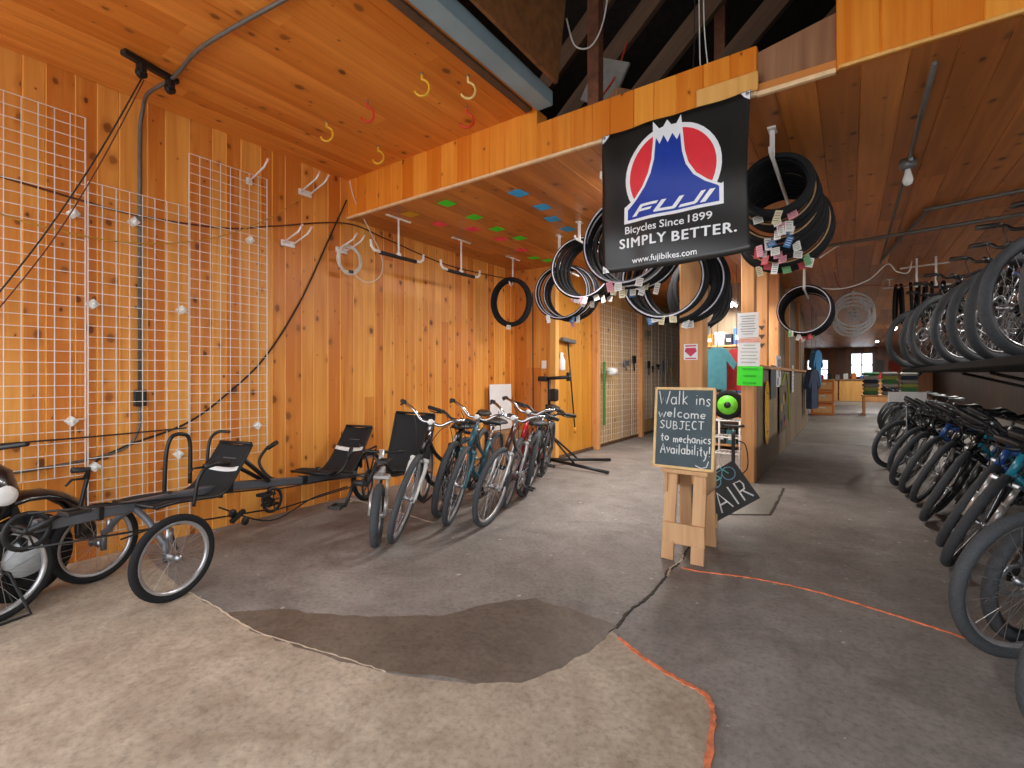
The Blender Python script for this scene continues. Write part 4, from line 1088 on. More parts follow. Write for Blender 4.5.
MB().sheet(rows, .01).build('front_fender', M_FBLACK, sc2)
ap = MB(); ap.lathe((0, -.16, .62), [(.02, -.16), (.10, -.12), (.13, 0), (.10, .12), (.03, .18)], 22, 'Z'); bd_ = ap.build('front_shield', M_FBLACK, sc2)
MB().lathe((.115, -.14, .62), [(.055, -.01), (.05, .012), (.02, .018)], 22, 'X').build('white_oval', M_WHITE, bd_)
st_ = MB(); st_.tube([(0, 0, .24), (.07, -.04, .4), (.06, -.1, .6), (0, -.16, .86)], .022, 8); st_.tube([(-.28, -.14, .9), (0, -.17, .86), (.28, -.14, .9)], .014, 8); st_.build('steering_column', M_BLACK, sc2)
fl_ = MB(); fl_.box((0, -.55, .24), (.26, .7, .06), bev=.02); fl_.box((0, -.95, .46), (.22, .42, .36), bev=.08); fl_.build('body', M_FBLACK, sc2)
MB().ring((0, -1.0, .24), .17, [(.055 * math.cos(a), .07 * math.sin(a)) for a in [2 * PI * i / 14 for i in range(14)]], 40).build('rear_wheel', M_RUBBER, sc2)
MB().box((0, -.95, .68), (.22, .5, .08), bev=.03).build('saddle', M_BLACKP, sc2)
t2 = thing('wheel_stand', 'spare spoked wheel with silver rim in a floor stand at the left edge', 'wheel', (-3.52, .47, 0), (0, 0, math.radians(14)))
wheel('spoked_wheel', t2, .25, .021, (0, 0, .25), M_RUBBER, M_RIMS, spokes=24)
fs = MB(); fs.tube([(-.06, -.1, .012), (-.06, .12, .012), (-.05, .04, .25), (.05, .04, .25), (.06, .12, .012), (.06, -.1, .012)], .009, 6); fs.build('floor_stand', M_BLACK, t2)

# ================================================================== SAWHORSE, CHALKBOARD, AIR BOARD
def stroke_font():
    A = lambda cx, cy, r, a0, a1, n=9, ry=None: [(cx + r * math.cos(math.radians(a0 + (a1 - a0) * i / n)), cy + (ry or r) * math.sin(math.radians(a0 + (a1 - a0) * i / n))) for i in range(n + 1)]
    L = {}
    L['W'] = (1.1, [[(0, 1), (.28, 0), (.52, .7), (.78, 0), (1.1, 1)]])
    L['a'] = (.6, [A(.26, .27, .26, 40, 340), [(.52, .55), (.5, .15), (.58, 0)]])
    L['l'] = (.25, [[(.1, 1.0), (.08, 0)]])
    L['k'] = (.55, [[(.08, 1), (.08, 0)], [(.5, .62), (.1, .3), (.52, 0)]])
    L['K'] = (.6, [[(.08, 1), (.08, 0)], [(.55, .95), (.1, .45), (.58, 0)]])
    L['i'] = (.22, [[(.1, .5), (.1, 0)], [(.1, .72), (.11, .76)]])
    L['n'] = (.55, [[(.06, .52), (.06, 0)], A(.27, .28, .21, 180, 0) + [(.48, 0)]])
    L['s'] = (.48, [[(.42, .48), (.22, .56), (.08, .44), (.22, .3), (.4, .16), (.26, .0), (.04, .06)]])
    L['w'] = (.75, [[(0, .55), (.18, 0), (.36, .42), (.54, 0), (.74, .58)]])
    L['e'] = (.52, [[(.04, .27), (.46, .3)] + A(.25, .28, .22, 10, 320)])
    L['c'] = (.48, [A(.27, .28, .24, 50, 310)])
    L['o'] = (.56, [A(.27, .28, .25, 90, 450)])
    L['m'] = (.8, [[(.05, .52), (.05, 0)], A(.21, .3, .16, 180, 0) + [(.37, 0)], A(.54, .3, .17, 180, 0) + [(.71, 0)]])
    L['S'] = (.6, [[(.54, .88), (.3, 1.0), (.08, .8), (.28, .54), (.52, .28), (.3, 0), (.02, .1)]])
    L['U'] = (.62, [[(.05, 1), (.05, .3)] + A(.28, .26, .23, 180, 360) + [(.52, 1)]])
    L['B'] = (.6, [[(.08, 0), (.08, 1)], [(.08, 1), (.42, .92), (.42, .62), (.1, .54), (.5, .42), (.5, .1), (.08, 0)]])
    L['J'] = (.6, [[(.1, 1), (.6, 1)], [(.38, 1), (.38, .2), (.22, 0), (.02, .12)]])
    L['E'] = (.55, [[(.5, 1), (.06, 1), (.06, 0), (.52, 0)], [(.06, .52), (.42, .54)]])
    L['C'] = (.6, [A(.33, .5, .28, 50, 310, 10, .5)])
    L['T'] = (.6, [[(0, 1), (.62, 1)], [(.31, 1), (.3, 0)]])
    L['t'] = (.4, [[(.2, .9), (.18, .1), (.34, 0)], [(.0, .58), (.38, .6)]])
    L['h'] = (.55, [[(.06, 1), (.06, 0)], A(.27, .28, .21, 180, 0) + [(.48, 0)]])
    L['A'] = (.75, [[(0, 0), (.36, 1), (.72, 0)], [(.14, .38), (.58, .38)]])
    L['v'] = (.5, [[(.02, .55), (.24, 0), (.46, .55)]])
    L['b'] = (.55, [[(.07, 1), (.07, 0)], A(.28, .26, .22, 160, -180)])
    L['y'] = (.55, [[(.04, .55), (.24, .08)], [(.5, .55), (.22, -.3), (.0, -.42)]])
    L['!'] = (.25, [[(.12, 1), (.1, .3)], [(.1, .08), (.1, .03)]])
    L['I'] = (.25, [[(.1, 1), (.1, 0)]])
    L['R'] = (.65, [[(.06, 0), (.06, 1), (.44, .96), (.5, .74), (.4, .52), (.06, .48)], [(.26, .48), (.6, 0)]])
    L[' '] = (.35, [])
    return L
SF = stroke_font()
def stroke_text(mb, text, x, y, size, T, r, width=None, jit=0.0, rnd=random.Random(5), gap=.14):
    adv = sum(SF[c][0] + gap for c in text) * size
    k = (width / adv) if width else 1.0
    for c in text:
        w, st = SF[c]; dy = rnd.uniform(-jit, jit)
        for s_ in st:
            pts = [T @ Vector((x + p[0] * size * k, y + dy + p[1] * size, 0)) for p in s_]
            mb.tube(pts, r, 5, flat=1.0)
        x += (w + gap) * size * k
sh = thing('sawhorse', 'small rough wooden sawhorse stand holding the chalkboard', 'stand', (-.915, 3.5, 0))
for sx, nm in ((-1, 0), (1, 1)):
    for fy in (-1, 1):
        a = Vector((sx * (.098 if fy < 0 else .084) - .006, fy * .215, 0)); b = Vector((sx * (.094 if fy < 0 else .08), fy * .12, .66)); d_ = b - a
        MB().box((0, 0, 0), (.085, .022, d_.length), bev=.003).build('leg', M_STAND, sh, tuple((a + b) / 2 + Vector((0, 0, .004))), d_.to_track_quat('Z', 'Y').to_euler())
MB().box((0, -.20, .185), (.275, .022, .14), bev=.003).build('crosspiece', M_STAND, sh, rot=(0, 0, 0))
MB().box((.0, .20, .2), (.26, .022, .1), bev=.003).build('crosspiece', M_STAND, sh)
MB().box((0, 0, .675), (.2, .34, .04), bev=.003).build('top_board', M_STAND, sh)
for sx in (-1, 1): MB().box((sx * .128, -.02, .56), (.02, .30, .22), bev=.003).build('side_board', M_STAND, sh)
MB().box((0, -.155, .60), (.30, .06, .03), bev=.003).build('ledge', M_STAND, sh)

TC = Matrix.Translation((-.925, 3.31, .62)) @ Matrix.Rotation(math.radians(-7), 4, 'X') @ Matrix.Rotation(PI / 2, 4, 'X')
cbk = thing('chalkboard', 'framed chalkboard with white handwriting set on the sawhorse', 'chalkboard', (-.925, 3.31, .62))
TL = Matrix.Rotation(math.radians(-7), 4, 'X') @ Matrix.Rotation(PI / 2, 4, 'X')
CW, CH = .405, .555
MB().box((0, CH / 2, .0), (CW - .02, CH - .02, .012), M=TL).build('slate', M_CHALK, cbk)
fm = MB()
for (c_, d_) in (((0, .009, .002), (CW, .018, .022)), ((0, CH - .009, .002), (CW, .018, .022)), ((-CW / 2 + .009, CH / 2, .002), (.018, CH, .022)), ((CW / 2 - .009, CH / 2, .002), (.018, CH, .022))): fm.box(c_, d_, bev=.003, M=TL)
fm.build('wooden_frame', mat('frame_wood', (226, 188, 130), .6), cbk)
TW = TL @ Matrix.Translation((0, 0, .0075))
for (txt, x, y, sz, w) in (('Walk', -.172, .435, .092, .205), ('ins', .075, .435, .085, .105), ('welcome', -.172, .345, .068, .325), ('SUBJECT', -.16, .27, .054, .30), ('to', -.15, .185, .058, .06), ('mechanics', -.065, .18, .058, .25), ('Availability!', -.15, .10, .068, .335)):
    for wd_, (x_, w_) in zip([txt], [(x, w)]):
        l = MB(); stroke_text(l, txt, x_, y, sz, TW, .0040, width=w_, jit=.004); l.build('chalk_line', M_CHALKL, cbk)
l = MB(); l.tube([TW @ Vector(p + (0,)) for p in ((.085, .035), (.12, .02), (.155, .03), (.168, .07))], .003, 5); l.build('chalk_line', M_CHALKL, cbk)

ab = thing('sign_board', 'small black board reading AIR with a chalk bicycle, tilted behind the sawhorse', 'sign', (-.985, 4.08, .0))
hA = math.radians(37)
TA = Matrix.Rotation(math.radians(-14), 4, 'X') @ Matrix.Rotation(PI / 2, 4, 'X') @ Matrix.Rotation(hA, 4, 'Z')
MB().box((.26, .17, 0), (.52, .34, .014), bev=.003, M=TA).build('board', M_CHALK if False else mat('sign_black', (34, 36, 36), .6), ab)
l = MB(); TA2 = TA @ Matrix.Translation((0, 0, .009)); stroke_text(l, 'AIR', .215, .035, .15, TA2, .007, width=.31, gap=.2); l.build('painted_lettering', M_CHALKL, ab)
l = MB(); l.tube([TA2 @ Vector(p) for p in ((.12, .21, 0), (.21, .215, 0))], .005, 5); l.build('painted_lettering', M_CHALKL, ab)
M_TURQ = mat('turquoise_chalk', (96, 196, 190), .8); M_PB = mat('pale_blue_chalk', (120, 160, 190), .8)
l = MB()
for cx in (.30, .43): l.tube([TA2 @ Vector((cx + .05 * math.cos(2 * PI * i / 20), .27 + .05 * math.sin(2 * PI * i / 20), 0)) for i in range(20)], .004, 5, closed=True)
l.build('bicycle_drawing', M_PB, ab)
l = MB()
for pl_ in (((.30, .27), (.33, .32), (.405, .32), (.36, .265), (.33, .32)), ((.36, .265), (.30, .27)), ((.43, .27), (.40, .335), (.42, .345))): l.tube([TA2 @ Vector(p + (0,)) for p in pl_], .005, 5)
l.build('bicycle_drawing', M_TURQ, ab)

# ================================================================== HANGING TYRES
def loose_prof(w, d):
    o = [(w * math.sin(a), d * math.cos(a)) for a in [-2.3 + 4.6 * k / 10 for k in range(11)]]
    i = [(.8 * w * math.sin(a), .8 * d * math.cos(a) - .002) for a in [2.2 - 4.4 * k / 8 for k in range(9)]]
    return o + i
TYRE_M = {}
def tyre_mesh(R, w, sq):
    k = (R, w, sq)
    if k not in TYRE_M: TYRE_M[k] = MB().ring((0, 0, 0), R - w, loose_prof(w, w), 48, axis='Y', sq=sq).mesh('loose_tyre', M_RUBBER)
    return TYRE_M[k]
BAND = {}
def band_mesh(R, w, sq, m, inner):
    k = (R, w, sq, m.name, inner)
    if k not in BAND:
        rr = .0
        BAND[k] = MB().ring((0, -w * .93, 0), R - w * (1.0 if not inner else 1.55), [(-.002, -.0055), (.001, -.0055), (.001, .0055), (-.002, .0055)], 48, axis='Y', sq=sq).mesh('sidewall_band', m)
    return BAND[k]
TAGC = [mat('tag_white', (236, 234, 228), .7), mat('tag_pink', (226, 150, 166), .7), mat('tag_cream', (232, 218, 180), .7), mat('tag_blue', (58, 120, 176), .7), mat('tag_green', (120, 178, 120), .7), mat('tag_red', (196, 60, 70), .7)]
def loose_tyre(label, c, R, w, rz, tilt=0.0, sq=1.0, band=None, tags=(), group=None, name='tyre', rnd=random.Random(11)):
    o = bpy.data.objects.new(name, tyre_mesh(R, w, sq)); COL.objects.link(o)
    o.location = c; o.rotation_euler = (tilt, 0, rz)
    tag(o, label, 'tyre', group)
    if band:
        b = bpy.data.objects.new('sidewall_band', band_mesh(R, w, sq, band, False)); COL.objects.link(b); b.parent = o
    for t_ in tags:
        ang = -PI / 2 + rnd.uniform(-.55, .55); a, bb = rnd.choice(((.05, .075), (.045, .09), (.06, .06)))
        p = Vector(((R - w * .4) * math.cos(ang), -w * 1.05 - .004, (R - w * .4) * math.sin(ang) * sq - bb * .35))
        cd = MB().box((0, 0, 0), (a, .002, bb)); 
        q = cd.build('price_tag', TAGC[t_], o, tuple(p), (rnd.uniform(-.25, .1), rnd.uniform(-.35, .35), rnd.uniform(-.4, .4)))
        l_ = MB()
        for zz in (.3, .1, -.1, -.28): l_.box((0, -.0014, zz * bb), (a * .7, .0006, bb * .05))
        l_.build('tag_print', M_GREY if t_ != 3 else M_WHITE, q)
    return o
def hook_arm(label, x, y, z, ln, drop, rot=0.0):
    t = thing('tyre_hook', label, 'hook', (x, y, LZ), (0, 0, rot))
    MB().box((0, 0, -.006), (.05, .1, .012), bev=.002).build('ceiling_plate', M_WHITE, t)
    MB().box((0, 0, -drop / 2), (.03, .02, drop), bev=.003).build('hanger_strap', M_WHITE, t)
    MB().tube([(0, -.10, -drop + .03), (0, -.09, -drop), (0, ln, -drop - .02)], .012, 8).build('arm', M_WHITE, t)
    return t
def bunch(where, n, x, y0, dy, ztop, Rs, w=.022, rz=0.0, bands=None, tags=None, dx=0.0, sq=1.0, tilt=0.0, seed=1, jit=.012):
    rnd = random.Random(seed); grp = 'tyres in the bunch ' + where
    for k in range(n):
        R = Rs[min(k, len(Rs) - 1)]
        c = (x + dx * k + rnd.uniform(-jit, jit) * 1.5, y0 + dy * k, ztop - R * sq + rnd.uniform(-jit, jit))
        b = bands[k % len(bands)] if bands else None
        tg = tags[k % len(tags)] if tags else ()
        adj = 'black' if b is None else {'pale_stripe': 'pale-striped', 'tan_sidewall': 'tan-walled'}.get(b.name, 'banded')
        loose_tyre('%s tyre, %s from the front in the bunch %s' % (adj, ORD[k], where), c, R, w, rz + rnd.uniform(-.06, .06), tilt + rnd.uniform(-.05, .05), sq, b, tg, grp, rnd=rnd)
    if dy == 0: hook_arm('white hook arm carrying the tyres ' + where, x - .08, y0, LZ, dx * n + .1, max(.05, LZ - ztop + w * 2 + .012), -PI / 2)
    else: hook_arm('white hook arm carrying the tyres ' + where, x + dx * n / 2, y0 - .06, LZ, dy * n + .1, max(.05, LZ - ztop + w * 2 + .012))
# left of the banner
bunch('just left of the banner', 6, -1.39, 3.42, .075, 2.60, [.345, .345, .335, .33, .33], rz=.08, bands=[M_STRIPE, M_STRIPE, None, None, None, M_STRIPE], tags=[(0, 1, 0), (2, 2), (0, 0), (0, 2), (2, 0), (3, 0)], seed=2)
bunch('second from the left', 5, -2.33, 4.6, .075, 2.735, [.335], rz=.25, bands=[M_STRIPE, None, None, None, None], tags=[(0, 1), (0, 1, 0), (0,), (0, 0), (0,)], seed=3)
bunch('furthest left', 5, -2.74, 4.9, .075, 2.56, [.325], rz=.3, bands=[M_STRIPE, M_STRIPE, M_STRIPE, None, None], tags=[(0,), (3,), (3, 0), (1,), ()], seed=4)
bunch('below the banner', 6, -1.30, 4.02, .033, 2.40, [.345], rz=.15, bands=[M_STRIPE, None, None, None, M_STRIPE, None], tags=[(2,), (0, 2), (3,), (0,), (), (0,)], seed=5, dx=.025, jit=.03)
bunch('behind the front post', 9, -1.18, 4.9, .075, 2.42, [.35], rz=.95, bands=[None, None, None, M_TAN, None, M_TAN], tags=[(), (), (0,), ()], seed=6, dx=-.03)
# right of the banner, small in front to large behind
bunch('right of the banner', 11, -.395, 3.62, .085, 2.755, [.225, .228, .25, .25, .275, .29, .30, .315, .33, .335, .34], w=.027, rz=.05, bands=[None, None, M_TAN, None, M_TAN, None, None, None, M_TAN, None], tags=[(2,), (0, 1, 0), (0, 1, 0, 0), (0, 3, 0), (3, 0, 3), (1, 0, 0), (5, 0, 1), (5, 1, 0), (4, 0, 5), (5, 4, 0)], seed=7, dx=-.004, tilt=-.12)
bunch('over the aisle', 8, -.50, 7.55, .085, 2.47, [.335], rz=-.12, bands=[M_STRIPE, None, M_STRIPE, None], tags=[(0, 4), (0, 5), (5,), ()], seed=8, w=.024)
bunch('edge-on high at the right', 7, .62, 10.2, .0, 2.78, [.34], rz=1.5, tags=[(), (3,), ()], seed=9, dx=.095, jit=.01)
for k, (dy, sq) in enumerate(((0, 1.22), (.055, 1.2))):
    loose_tyre('black tyre hung on the rod hook by the back corner, %s of two' % ('front' if k == 0 else 'rear'), (-3.79, 5.34 + dy, 2.60 - .28 * sq), .28, .03, .35, 0, sq, None, (0,) if k == 0 else (), 'tyres on the rod hook')
M_BRIGHT = mat('bright_rim', (238, 240, 242), .35, .0)
# bunch of silver wheels over the aisle
for k in range(6):
    o = wheel('wheelset', None, .33, .012, (0, 0, 0), M_BRIGHT, M_BRIGHT, spokes=20)
    o.location = (.06 + .03 * (k % 3) - .02 * k, 11.3 + .09 * k, 2.52 - .05 * (k % 3) - .012 * k); o.rotation_euler = (0, -.15 + .06 * k, PI / 2 - .15)
    tag(o, 'bare silver bicycle wheel hanging over the aisle, %s from the front' % ORD[k], 'wheel', 'bare wheels over the aisle')
hook_arm('white hook arm carrying the bare silver wheels', .05, 11.25, LZ, .6, .05)

# ================================================================== RIGHT CEILING: conduit, bulb, pipes
c = thing('ceiling_conduit', 'grey conduit with a bare bulb under the right ceiling', 'conduit', (.355, 3.2, LZ))
MB().tube([(0, .05, -.02), (0, 1.40, -.02)], .014, 8).build('pipe', M_CONDUIT, c)
MB().tube([(0, 1.5, -.02), (0, 5.4, -.02)], .011, 8).build('pipe', M_CONDUIT, c)
MB().lathe((0, 1.45, -.06), [(.05, .06), (.055, .02), (.05, 0), (.03, -.012)], 18).build('lamp_box', M_GREY, c)
MB().lathe((0, 1.45, -.10), [(.018, .03), (.022, 0), (.03, -.03), (.034, -.055), (.026, -.082), (.008, -.094)], 18).build('bulb', mat('bulb_glass', (226, 226, 222), .15, noise=.02), c)
MB().box((.01, 1.36, -.035), (.03, .03, .03), bev=.004).build('clip', M_ALU, c)
p2 = thing('cross_pipe', 'grey pipe crossing under the right ceiling with a return bend', 'pipe', (0, 0, 0))
MB().tube([(-.35, 6.82, LZ - .08), (.5, 6.68, LZ - .08), (2.6, 6.3, LZ - .08)], .02, 8).build('pipe', M_CONDUIT, p2)
MB().tube(spline([(.36, 8.2, LZ - .04), (.5, 6.9, LZ - .03), (.62, 6.1, LZ - .03), (.75, 6.0, LZ - .03), (2.6, 5.55, LZ - .03)], 6), .018, 8).build('pipe', M_CONDUIT, p2)
cable('white_cable', 'white cable looping under the right ceiling beyond the tyres', [(-.3, 6.9, 2.68), (-.1, 6.8, 2.78), (.1, 6.75, 2.8), (.3, 6.75, 2.79)], .009, M_WIRE)
cable('white_cable', 'white cable sagging along the ceiling towards the aisle wheels', [(-.45, 7.6, 2.45), (-.1, 7.8, 2.42), (.2, 7.9, 2.52), (.4, 8.0, 2.72), (.5, 8.05, 2.62), (.62, 8.1, 2.6), (.66, 8.1, 2.75)], .008, M_WIRE)
cable('red_cable', 'thin red cable strung across beyond the white loop', [(-.2, 9.0, 2.86), (-.1, 9.0, 2.6), (.2, 9.0, 2.62), (.6, 9.0, 2.56), (.9, 9.0, 2.6), (1.0, 9.0, 2.86)], .006, mat('red_cord2', (150, 60, 50), .6))
def ceiling_h(label, x, y):
    t = thing('ceiling_rack', label, 'rack', (x, y, LZ))
    for sx in (-.1, .1): MB().box((sx, 0, -.2), (.025, .012, .4), bev=.002).build('strap', M_WHITE, t)
    MB().tube([(-.28, 0, -.12), (.24, 0, -.10)], .012, 8).build('crossbar', M_WHITE, t)
ceiling_h('white H-shaped ceiling rack above the upper right bicycles', .85, 8.6)

# ================================================================== BACK LEFT: work stand, sheet, wall tools
ws = thing('repair_stand', 'black bicycle repair stand with splayed feet by the yellow boards', 'repair stand', (-3.40, 5.72, 0))
MB().tube([(0, 0, .06), (0, 0, .75)], .03, 10).build('lower_post', M_BLACK, ws)
MB().tube([(0, 0, .7), (0, 0, 1.20)], .022, 10).build('upper_post', M_BLACK, ws)
MB().box((0, 0, .80), (.08, .09, .12), bev=.01).build('collar', M_BLACKP, ws)
MB().box((.09, -.02, .99), (.12, .08, .17), bev=.02).build('tool_pouch', M_BLACKP, ws)
h_ = MB(); h_.tube([(-.16, 0, 1.21), (.30, .06, 1.235)], .024, 10); h_.box((-.1, 0, 1.21), (.14, .09, .075), bev=.015); h_.build('clamp_head', M_BLACK, ws)
j_ = MB(); j_.box((.27, .06, 1.24), (.05, .05, .12), bev=.01); j_.build('clamp_jaw', M_BLACKP, ws)
for (x, y) in ((.55, .85), (.92, -.05), (-.1, -.5)):
    l = MB(); l.tube([(0, 0, .10), (x * .98, y * .98, .028)], .022, 8); l.build('foot', M_BLACK, ws)
    b = MB(); b.tube([(0, 0, .46), (x * .45, y * .45, .07)], .014, 6); b.build('foot_brace', M_BLACK, ws)
tag(MB().box((0, 0, 0), (.012, .52, .66), bev=.002).build('white_sheet', M_PAPER, None, (-4.16, 5.63, .80), (0, -.03, 0)), 'blank pale sheet leaning on the pine wall in the back corner', 'sheet')
tag(MB().box((0, 0, 0), (.3, .5, .46), bev=.01).build('cardboard_box', mat('cardboard', (150, 112, 72), .8), None, (-4.06, 5.63, .231)), 'brown box on the floor under the pale sheet', 'box')
br = thing('push_brush', 'grey brush with a long thin handle hung on the yellow boards', 'brush', (-3.52, 6.5, 0))
MB().box((0, -.0, 1.79), (.06, .42, .06), bev=.012, rot=(-.06, 0, 0)).build('brush_head', mat('grey_bristle', (104, 106, 108), .9, bump=.5), br)
MB().tube([(0, -.02, 1.76), (.005, .2, .42)], .011, 8).build('handle', M_BLACK, br)
MB().tube([(.005, .195, .45), (.006, .205, .36)], .015, 8).build('handle_tip', mat('handle_tip', (232, 160, 40), .5), br)
sp_ = thing('spray_bottle', 'white spray bottle hanging on the yellow boards', 'bottle', (-3.51, 6.27, 1.33))
MB().lathe((0, 0, 0), [(.05, 0), (.055, .02), (.055, .15), (.03, .2), (.018, .23)], 18).build('bottle', M_WHITE, sp_)
n_ = MB(); n_.box((0, 0, .25), (.03, .07, .04), bev=.006); n_.tube([(0, -.03, .25), (0, -.04, .2)], .006, 6); n_.build('trigger_head', M_WHITE, sp_)
def wallgrid(label, y0, y1, z0, z1):
    t = thing('wire_wall_grid', label, 'grid panel', (PX + .06, y0, z0)); g = MB(); W, Hh = y1 - y0, z1 - z0
    ny, nz = round(W / .1), round(Hh / .1)
    for i in range(ny + 1): g.tube([(0, W * i / ny, 0), (0, W * i / ny, Hh)], .0035 if i % 5 else .008, 4)
    for j in range(nz + 1): g.tube([(.006, 0, Hh * j / nz), (.006, W, Hh * j / nz)], .0035, 4)
    g.build('wire_grid', M_WIRE, t); return t
wallgrid('white wire grid on the pale workshop wall beside the yellow boards', 7.62, 9.5, .1, 2.5)
wallgrid('white wire grid on the pale workshop wall behind the chalkboard', 9.75, 12.3, .35, 2.5)
pt = thing('paper_towel_roll', 'white paper towel roll on the wire grid', 'paper roll', (PX + .16, 7.92, 1.33))
MB().lathe((0, 0, 0), [(.02, -.12), (.065, -.12), (.065, .12), (.02, .12)], 20, 'Y').build('paper', M_PAPER, pt)
MB().tube([(-.09, -.15, 0), (0, -.15, 0), (0, .15, 0), (-.09, .15, 0)], .007, 6).build('holder', M_GREY, pt)
tag(box('level_strip', (PX + .10, 7.72, .95), (.02, .07, 1.1), mat('green_strip', (70, 128, 62), .5)), 'long green strip standing against the wire grid', 'strip')
for k, (y, z, w, h, m) in enumerate(((10.0, 1.42, .12, .3, M_BLACK), (10.25, 1.40, .1, .14, M_BLACKP), (10.6, 1.45, .2, .12, M_BLACKP), (10.95, 1.35, .1, .5, mat('tool_blue', (96, 116, 150), .5)), (11.3, 1.5, .08, .35, M_ALU), (11.6, 1.3, .12, .3, mat('tool_yellow', (214, 170, 50), .5)), (9.95, 2.1, .3, .22, mat('dull_green', (120, 124, 96), .7)), (8.75, 1.45, .26, .2, M_GREY), (9.15, 1.5, .16, .3, M_BLACK))):
    t = thing('hand_tool', ['black wrench', 'black gauge', 'black clamp', 'blue cable cutter', 'steel rod tool', 'yellow handled tool', 'olive pouch', 'grey tool holder', 'black tool'][k] + ' hung on the wire grid of the workshop wall', 'tool', (PX + .09, y, z))
    b = MB(); b.box((0, 0, h * .25), (.025, w, h * .5), bev=.008); b.build('tool_head', m, t)
    b = MB(); b.tube([(0, 0, h * .1), (0, .01, -h * .5)], .014, 7); b.build('handle', m, t)
cable('drop_cord', 'dark cord hanging down the back corner board', [(-3.9, 6.08, 2.5), (-3.9, 6.085, 1.6), (-3.895, 6.085, .7)], .008, M_CORD)
tag(box('light_switch', (-3.72, 6.11, 1.42), (.08, .014, .12), M_WHITE), 'pale switch plate on the back corner board', 'switch')

# ================================================================== POST NOTES AND THE AISLE WALL
def note(label, x, y, z, w, h, m, lines, lm, rot=0.0, name='paper_notice', facing='Y', slant=0):
    t = thing(name, label, 'notice', (x, y, z), (0, rot, 0))
    MB().box((0, 0, 0), (w, .002, h)).build('sheet', m, t)
    rnd = random.Random(int(abs(x * 1000 + z * 77))); l = MB()
    for i in range(lines):
        zz = h * (.36 - .72 * i / max(1, lines - 1)); ww = w * rnd.uniform(.45, .8)
        if slant:
            l.tube([(-ww / 2 + ww * q / 14, -.0022, zz + slant * math.sin(q * 2.4 + i)) for q in range(15)], .0035, 4)
        else: l.box((rnd.uniform(-.02, .02) * w, -.0018, zz), (ww, .0008, h * .022))
    l.build('writing', lm, t)
    return t
note('white printed notice, top sheet on the second post', -.975, 6.172, 1.845, .225, .29, M_PAPER, 8, M_GREY)
nt = note('white and pink printed list below the top notice on the second post', -.965, 6.170, 1.53, .235, .33, M_PAPER, 7, mat('faint_green', (140, 160, 130), .8), .03)
MB().box((0, -.0018, .135), (.23, .001, .05)).build('pink_header', mat('note_pink', (226, 168, 152), .8), nt)
note('bright green card with dark handwriting on the second post', -.955, 6.166, 1.25, .27, .225, mat('note_green', (70, 240, 50), .7, noise=.02), 3, mat('green_ink', (20, 110, 30), .7), .03, slant=.012)
stk = thing('post_sticker', 'small red and white sticker on the front post', 'sticker', (-1.11, 4.2225, 1.455))
MB().box((0, 0, 0), (.115, .002, .135)).build('sheet', M_PAPER, stk)
MB().prism([(-.04, .03), (.04, .03), (.05, .0), (.0, -.045), (-.05, .0)], -.0006, .0006, M=Matrix.Translation((0, -.0014, .005)) @ Matrix.Rotation(PI / 2, 4, 'X')).build('red_emblem', mat('sticker_red', (204, 50, 84), .6), stk)
MB().box((0, -.0015, .052), (.09, .0008, .012)).build('red_line', mat('sticker_red', (204, 50, 84), .6), stk)
MB().box((0, -.0015, -.055), (.09, .0008, .01)).build('red_line', mat('sticker_red', (204, 50, 84), .6), stk)
# things on the aisle wall
AX = -.872
def deck(label, y, z, L, w, m, cat='skateboard deck'):
    t = thing('board_deck', label, cat, (AX, y, z))
    P = [(w / 2 * math.cos(a) , (L / 2 - w / 2) + w / 2 * math.sin(a)) for a in [PI * i / 10 for i in range(11)]] + [(-w / 2 * math.cos(a), -(L / 2 - w / 2) - w / 2 * math.sin(a)) for a in [PI * i / 10 for i in range(11)]]
    MB().prism(P, -.006, .006, M=Matrix.Rotation(PI / 2, 4, 'Z') @ Matrix.Rotation(PI / 2, 4, 'X')).build('deck', m, t)
    for zz in (-L * .3, L * .3):
        MB().tube([(.008, -.05, zz), (.008, .05, zz)], .008, 6).build('bracket', M_GREY, t)
deck('yellow board hung upright on the aisle wall behind the second post', 6.95, .78, .82, .30, mat('deck_yellow', (240, 178, 30), .4))
tag(box('grey_panel', (AX, 7.55, 1.17), (.012, .5, .46), mat('slate_panel', (92, 92, 98), .6)), 'dark grey panel on the aisle wall next to the yellow board', 'panel')
stp = thing('sticker_sheet', 'white sheet with round black marks on the aisle wall', 'poster', (AX, 8.15, 1.32))
MB().box((0, 0, 0), (.006, .55, .46)).build('sheet', M_PAPER, stp)
for (y, z) in ((-.05, .12), (.05, -.02), (-.1, -.15), (.14, .13)):
    MB().ring((.004, y, z), .05, [(-.001, -.016), (.001, -.016), (.001, .016), (-.001, .016)], 20, axis='X').build('round_mark', M_BLACK, stp)
pst = thing('colour_poster', 'poster with blue, green and red shapes low on the aisle wall', 'poster', (AX, 8.75, .74))
MB().box((0, 0, 0), (.006, .95, .72)).build('sheet', mat('poster_brown', (112, 96, 76), .7), pst)
rnd = random.Random(4)
for k in range(10):
    m = mat('poster_%d' % k, [(70, 100, 150), (60, 120, 130), (200, 70, 50), (224, 170, 60), (90, 130, 70), (110, 80, 130), (50, 70, 120), (160, 160, 90), (190, 90, 60), (80, 110, 110)][k], .7)
    y, z, r = rnd.uniform(-.38, .3), rnd.uniform(-.28, .28), rnd.uniform(.05, .1)
    MB().prism([(r * (1 + .3 * (i % 2)) * math.cos(i * PI / 4), r * math.sin(i * PI / 4)) for i in range(8)], -.001, .001, M=Matrix.Translation((.005, y, z)) @ Matrix.Rotation(PI / 2, 4, 'Z') @ Matrix.Rotation(PI / 2, 4, 'X')).build('printed_shape', m, pst)
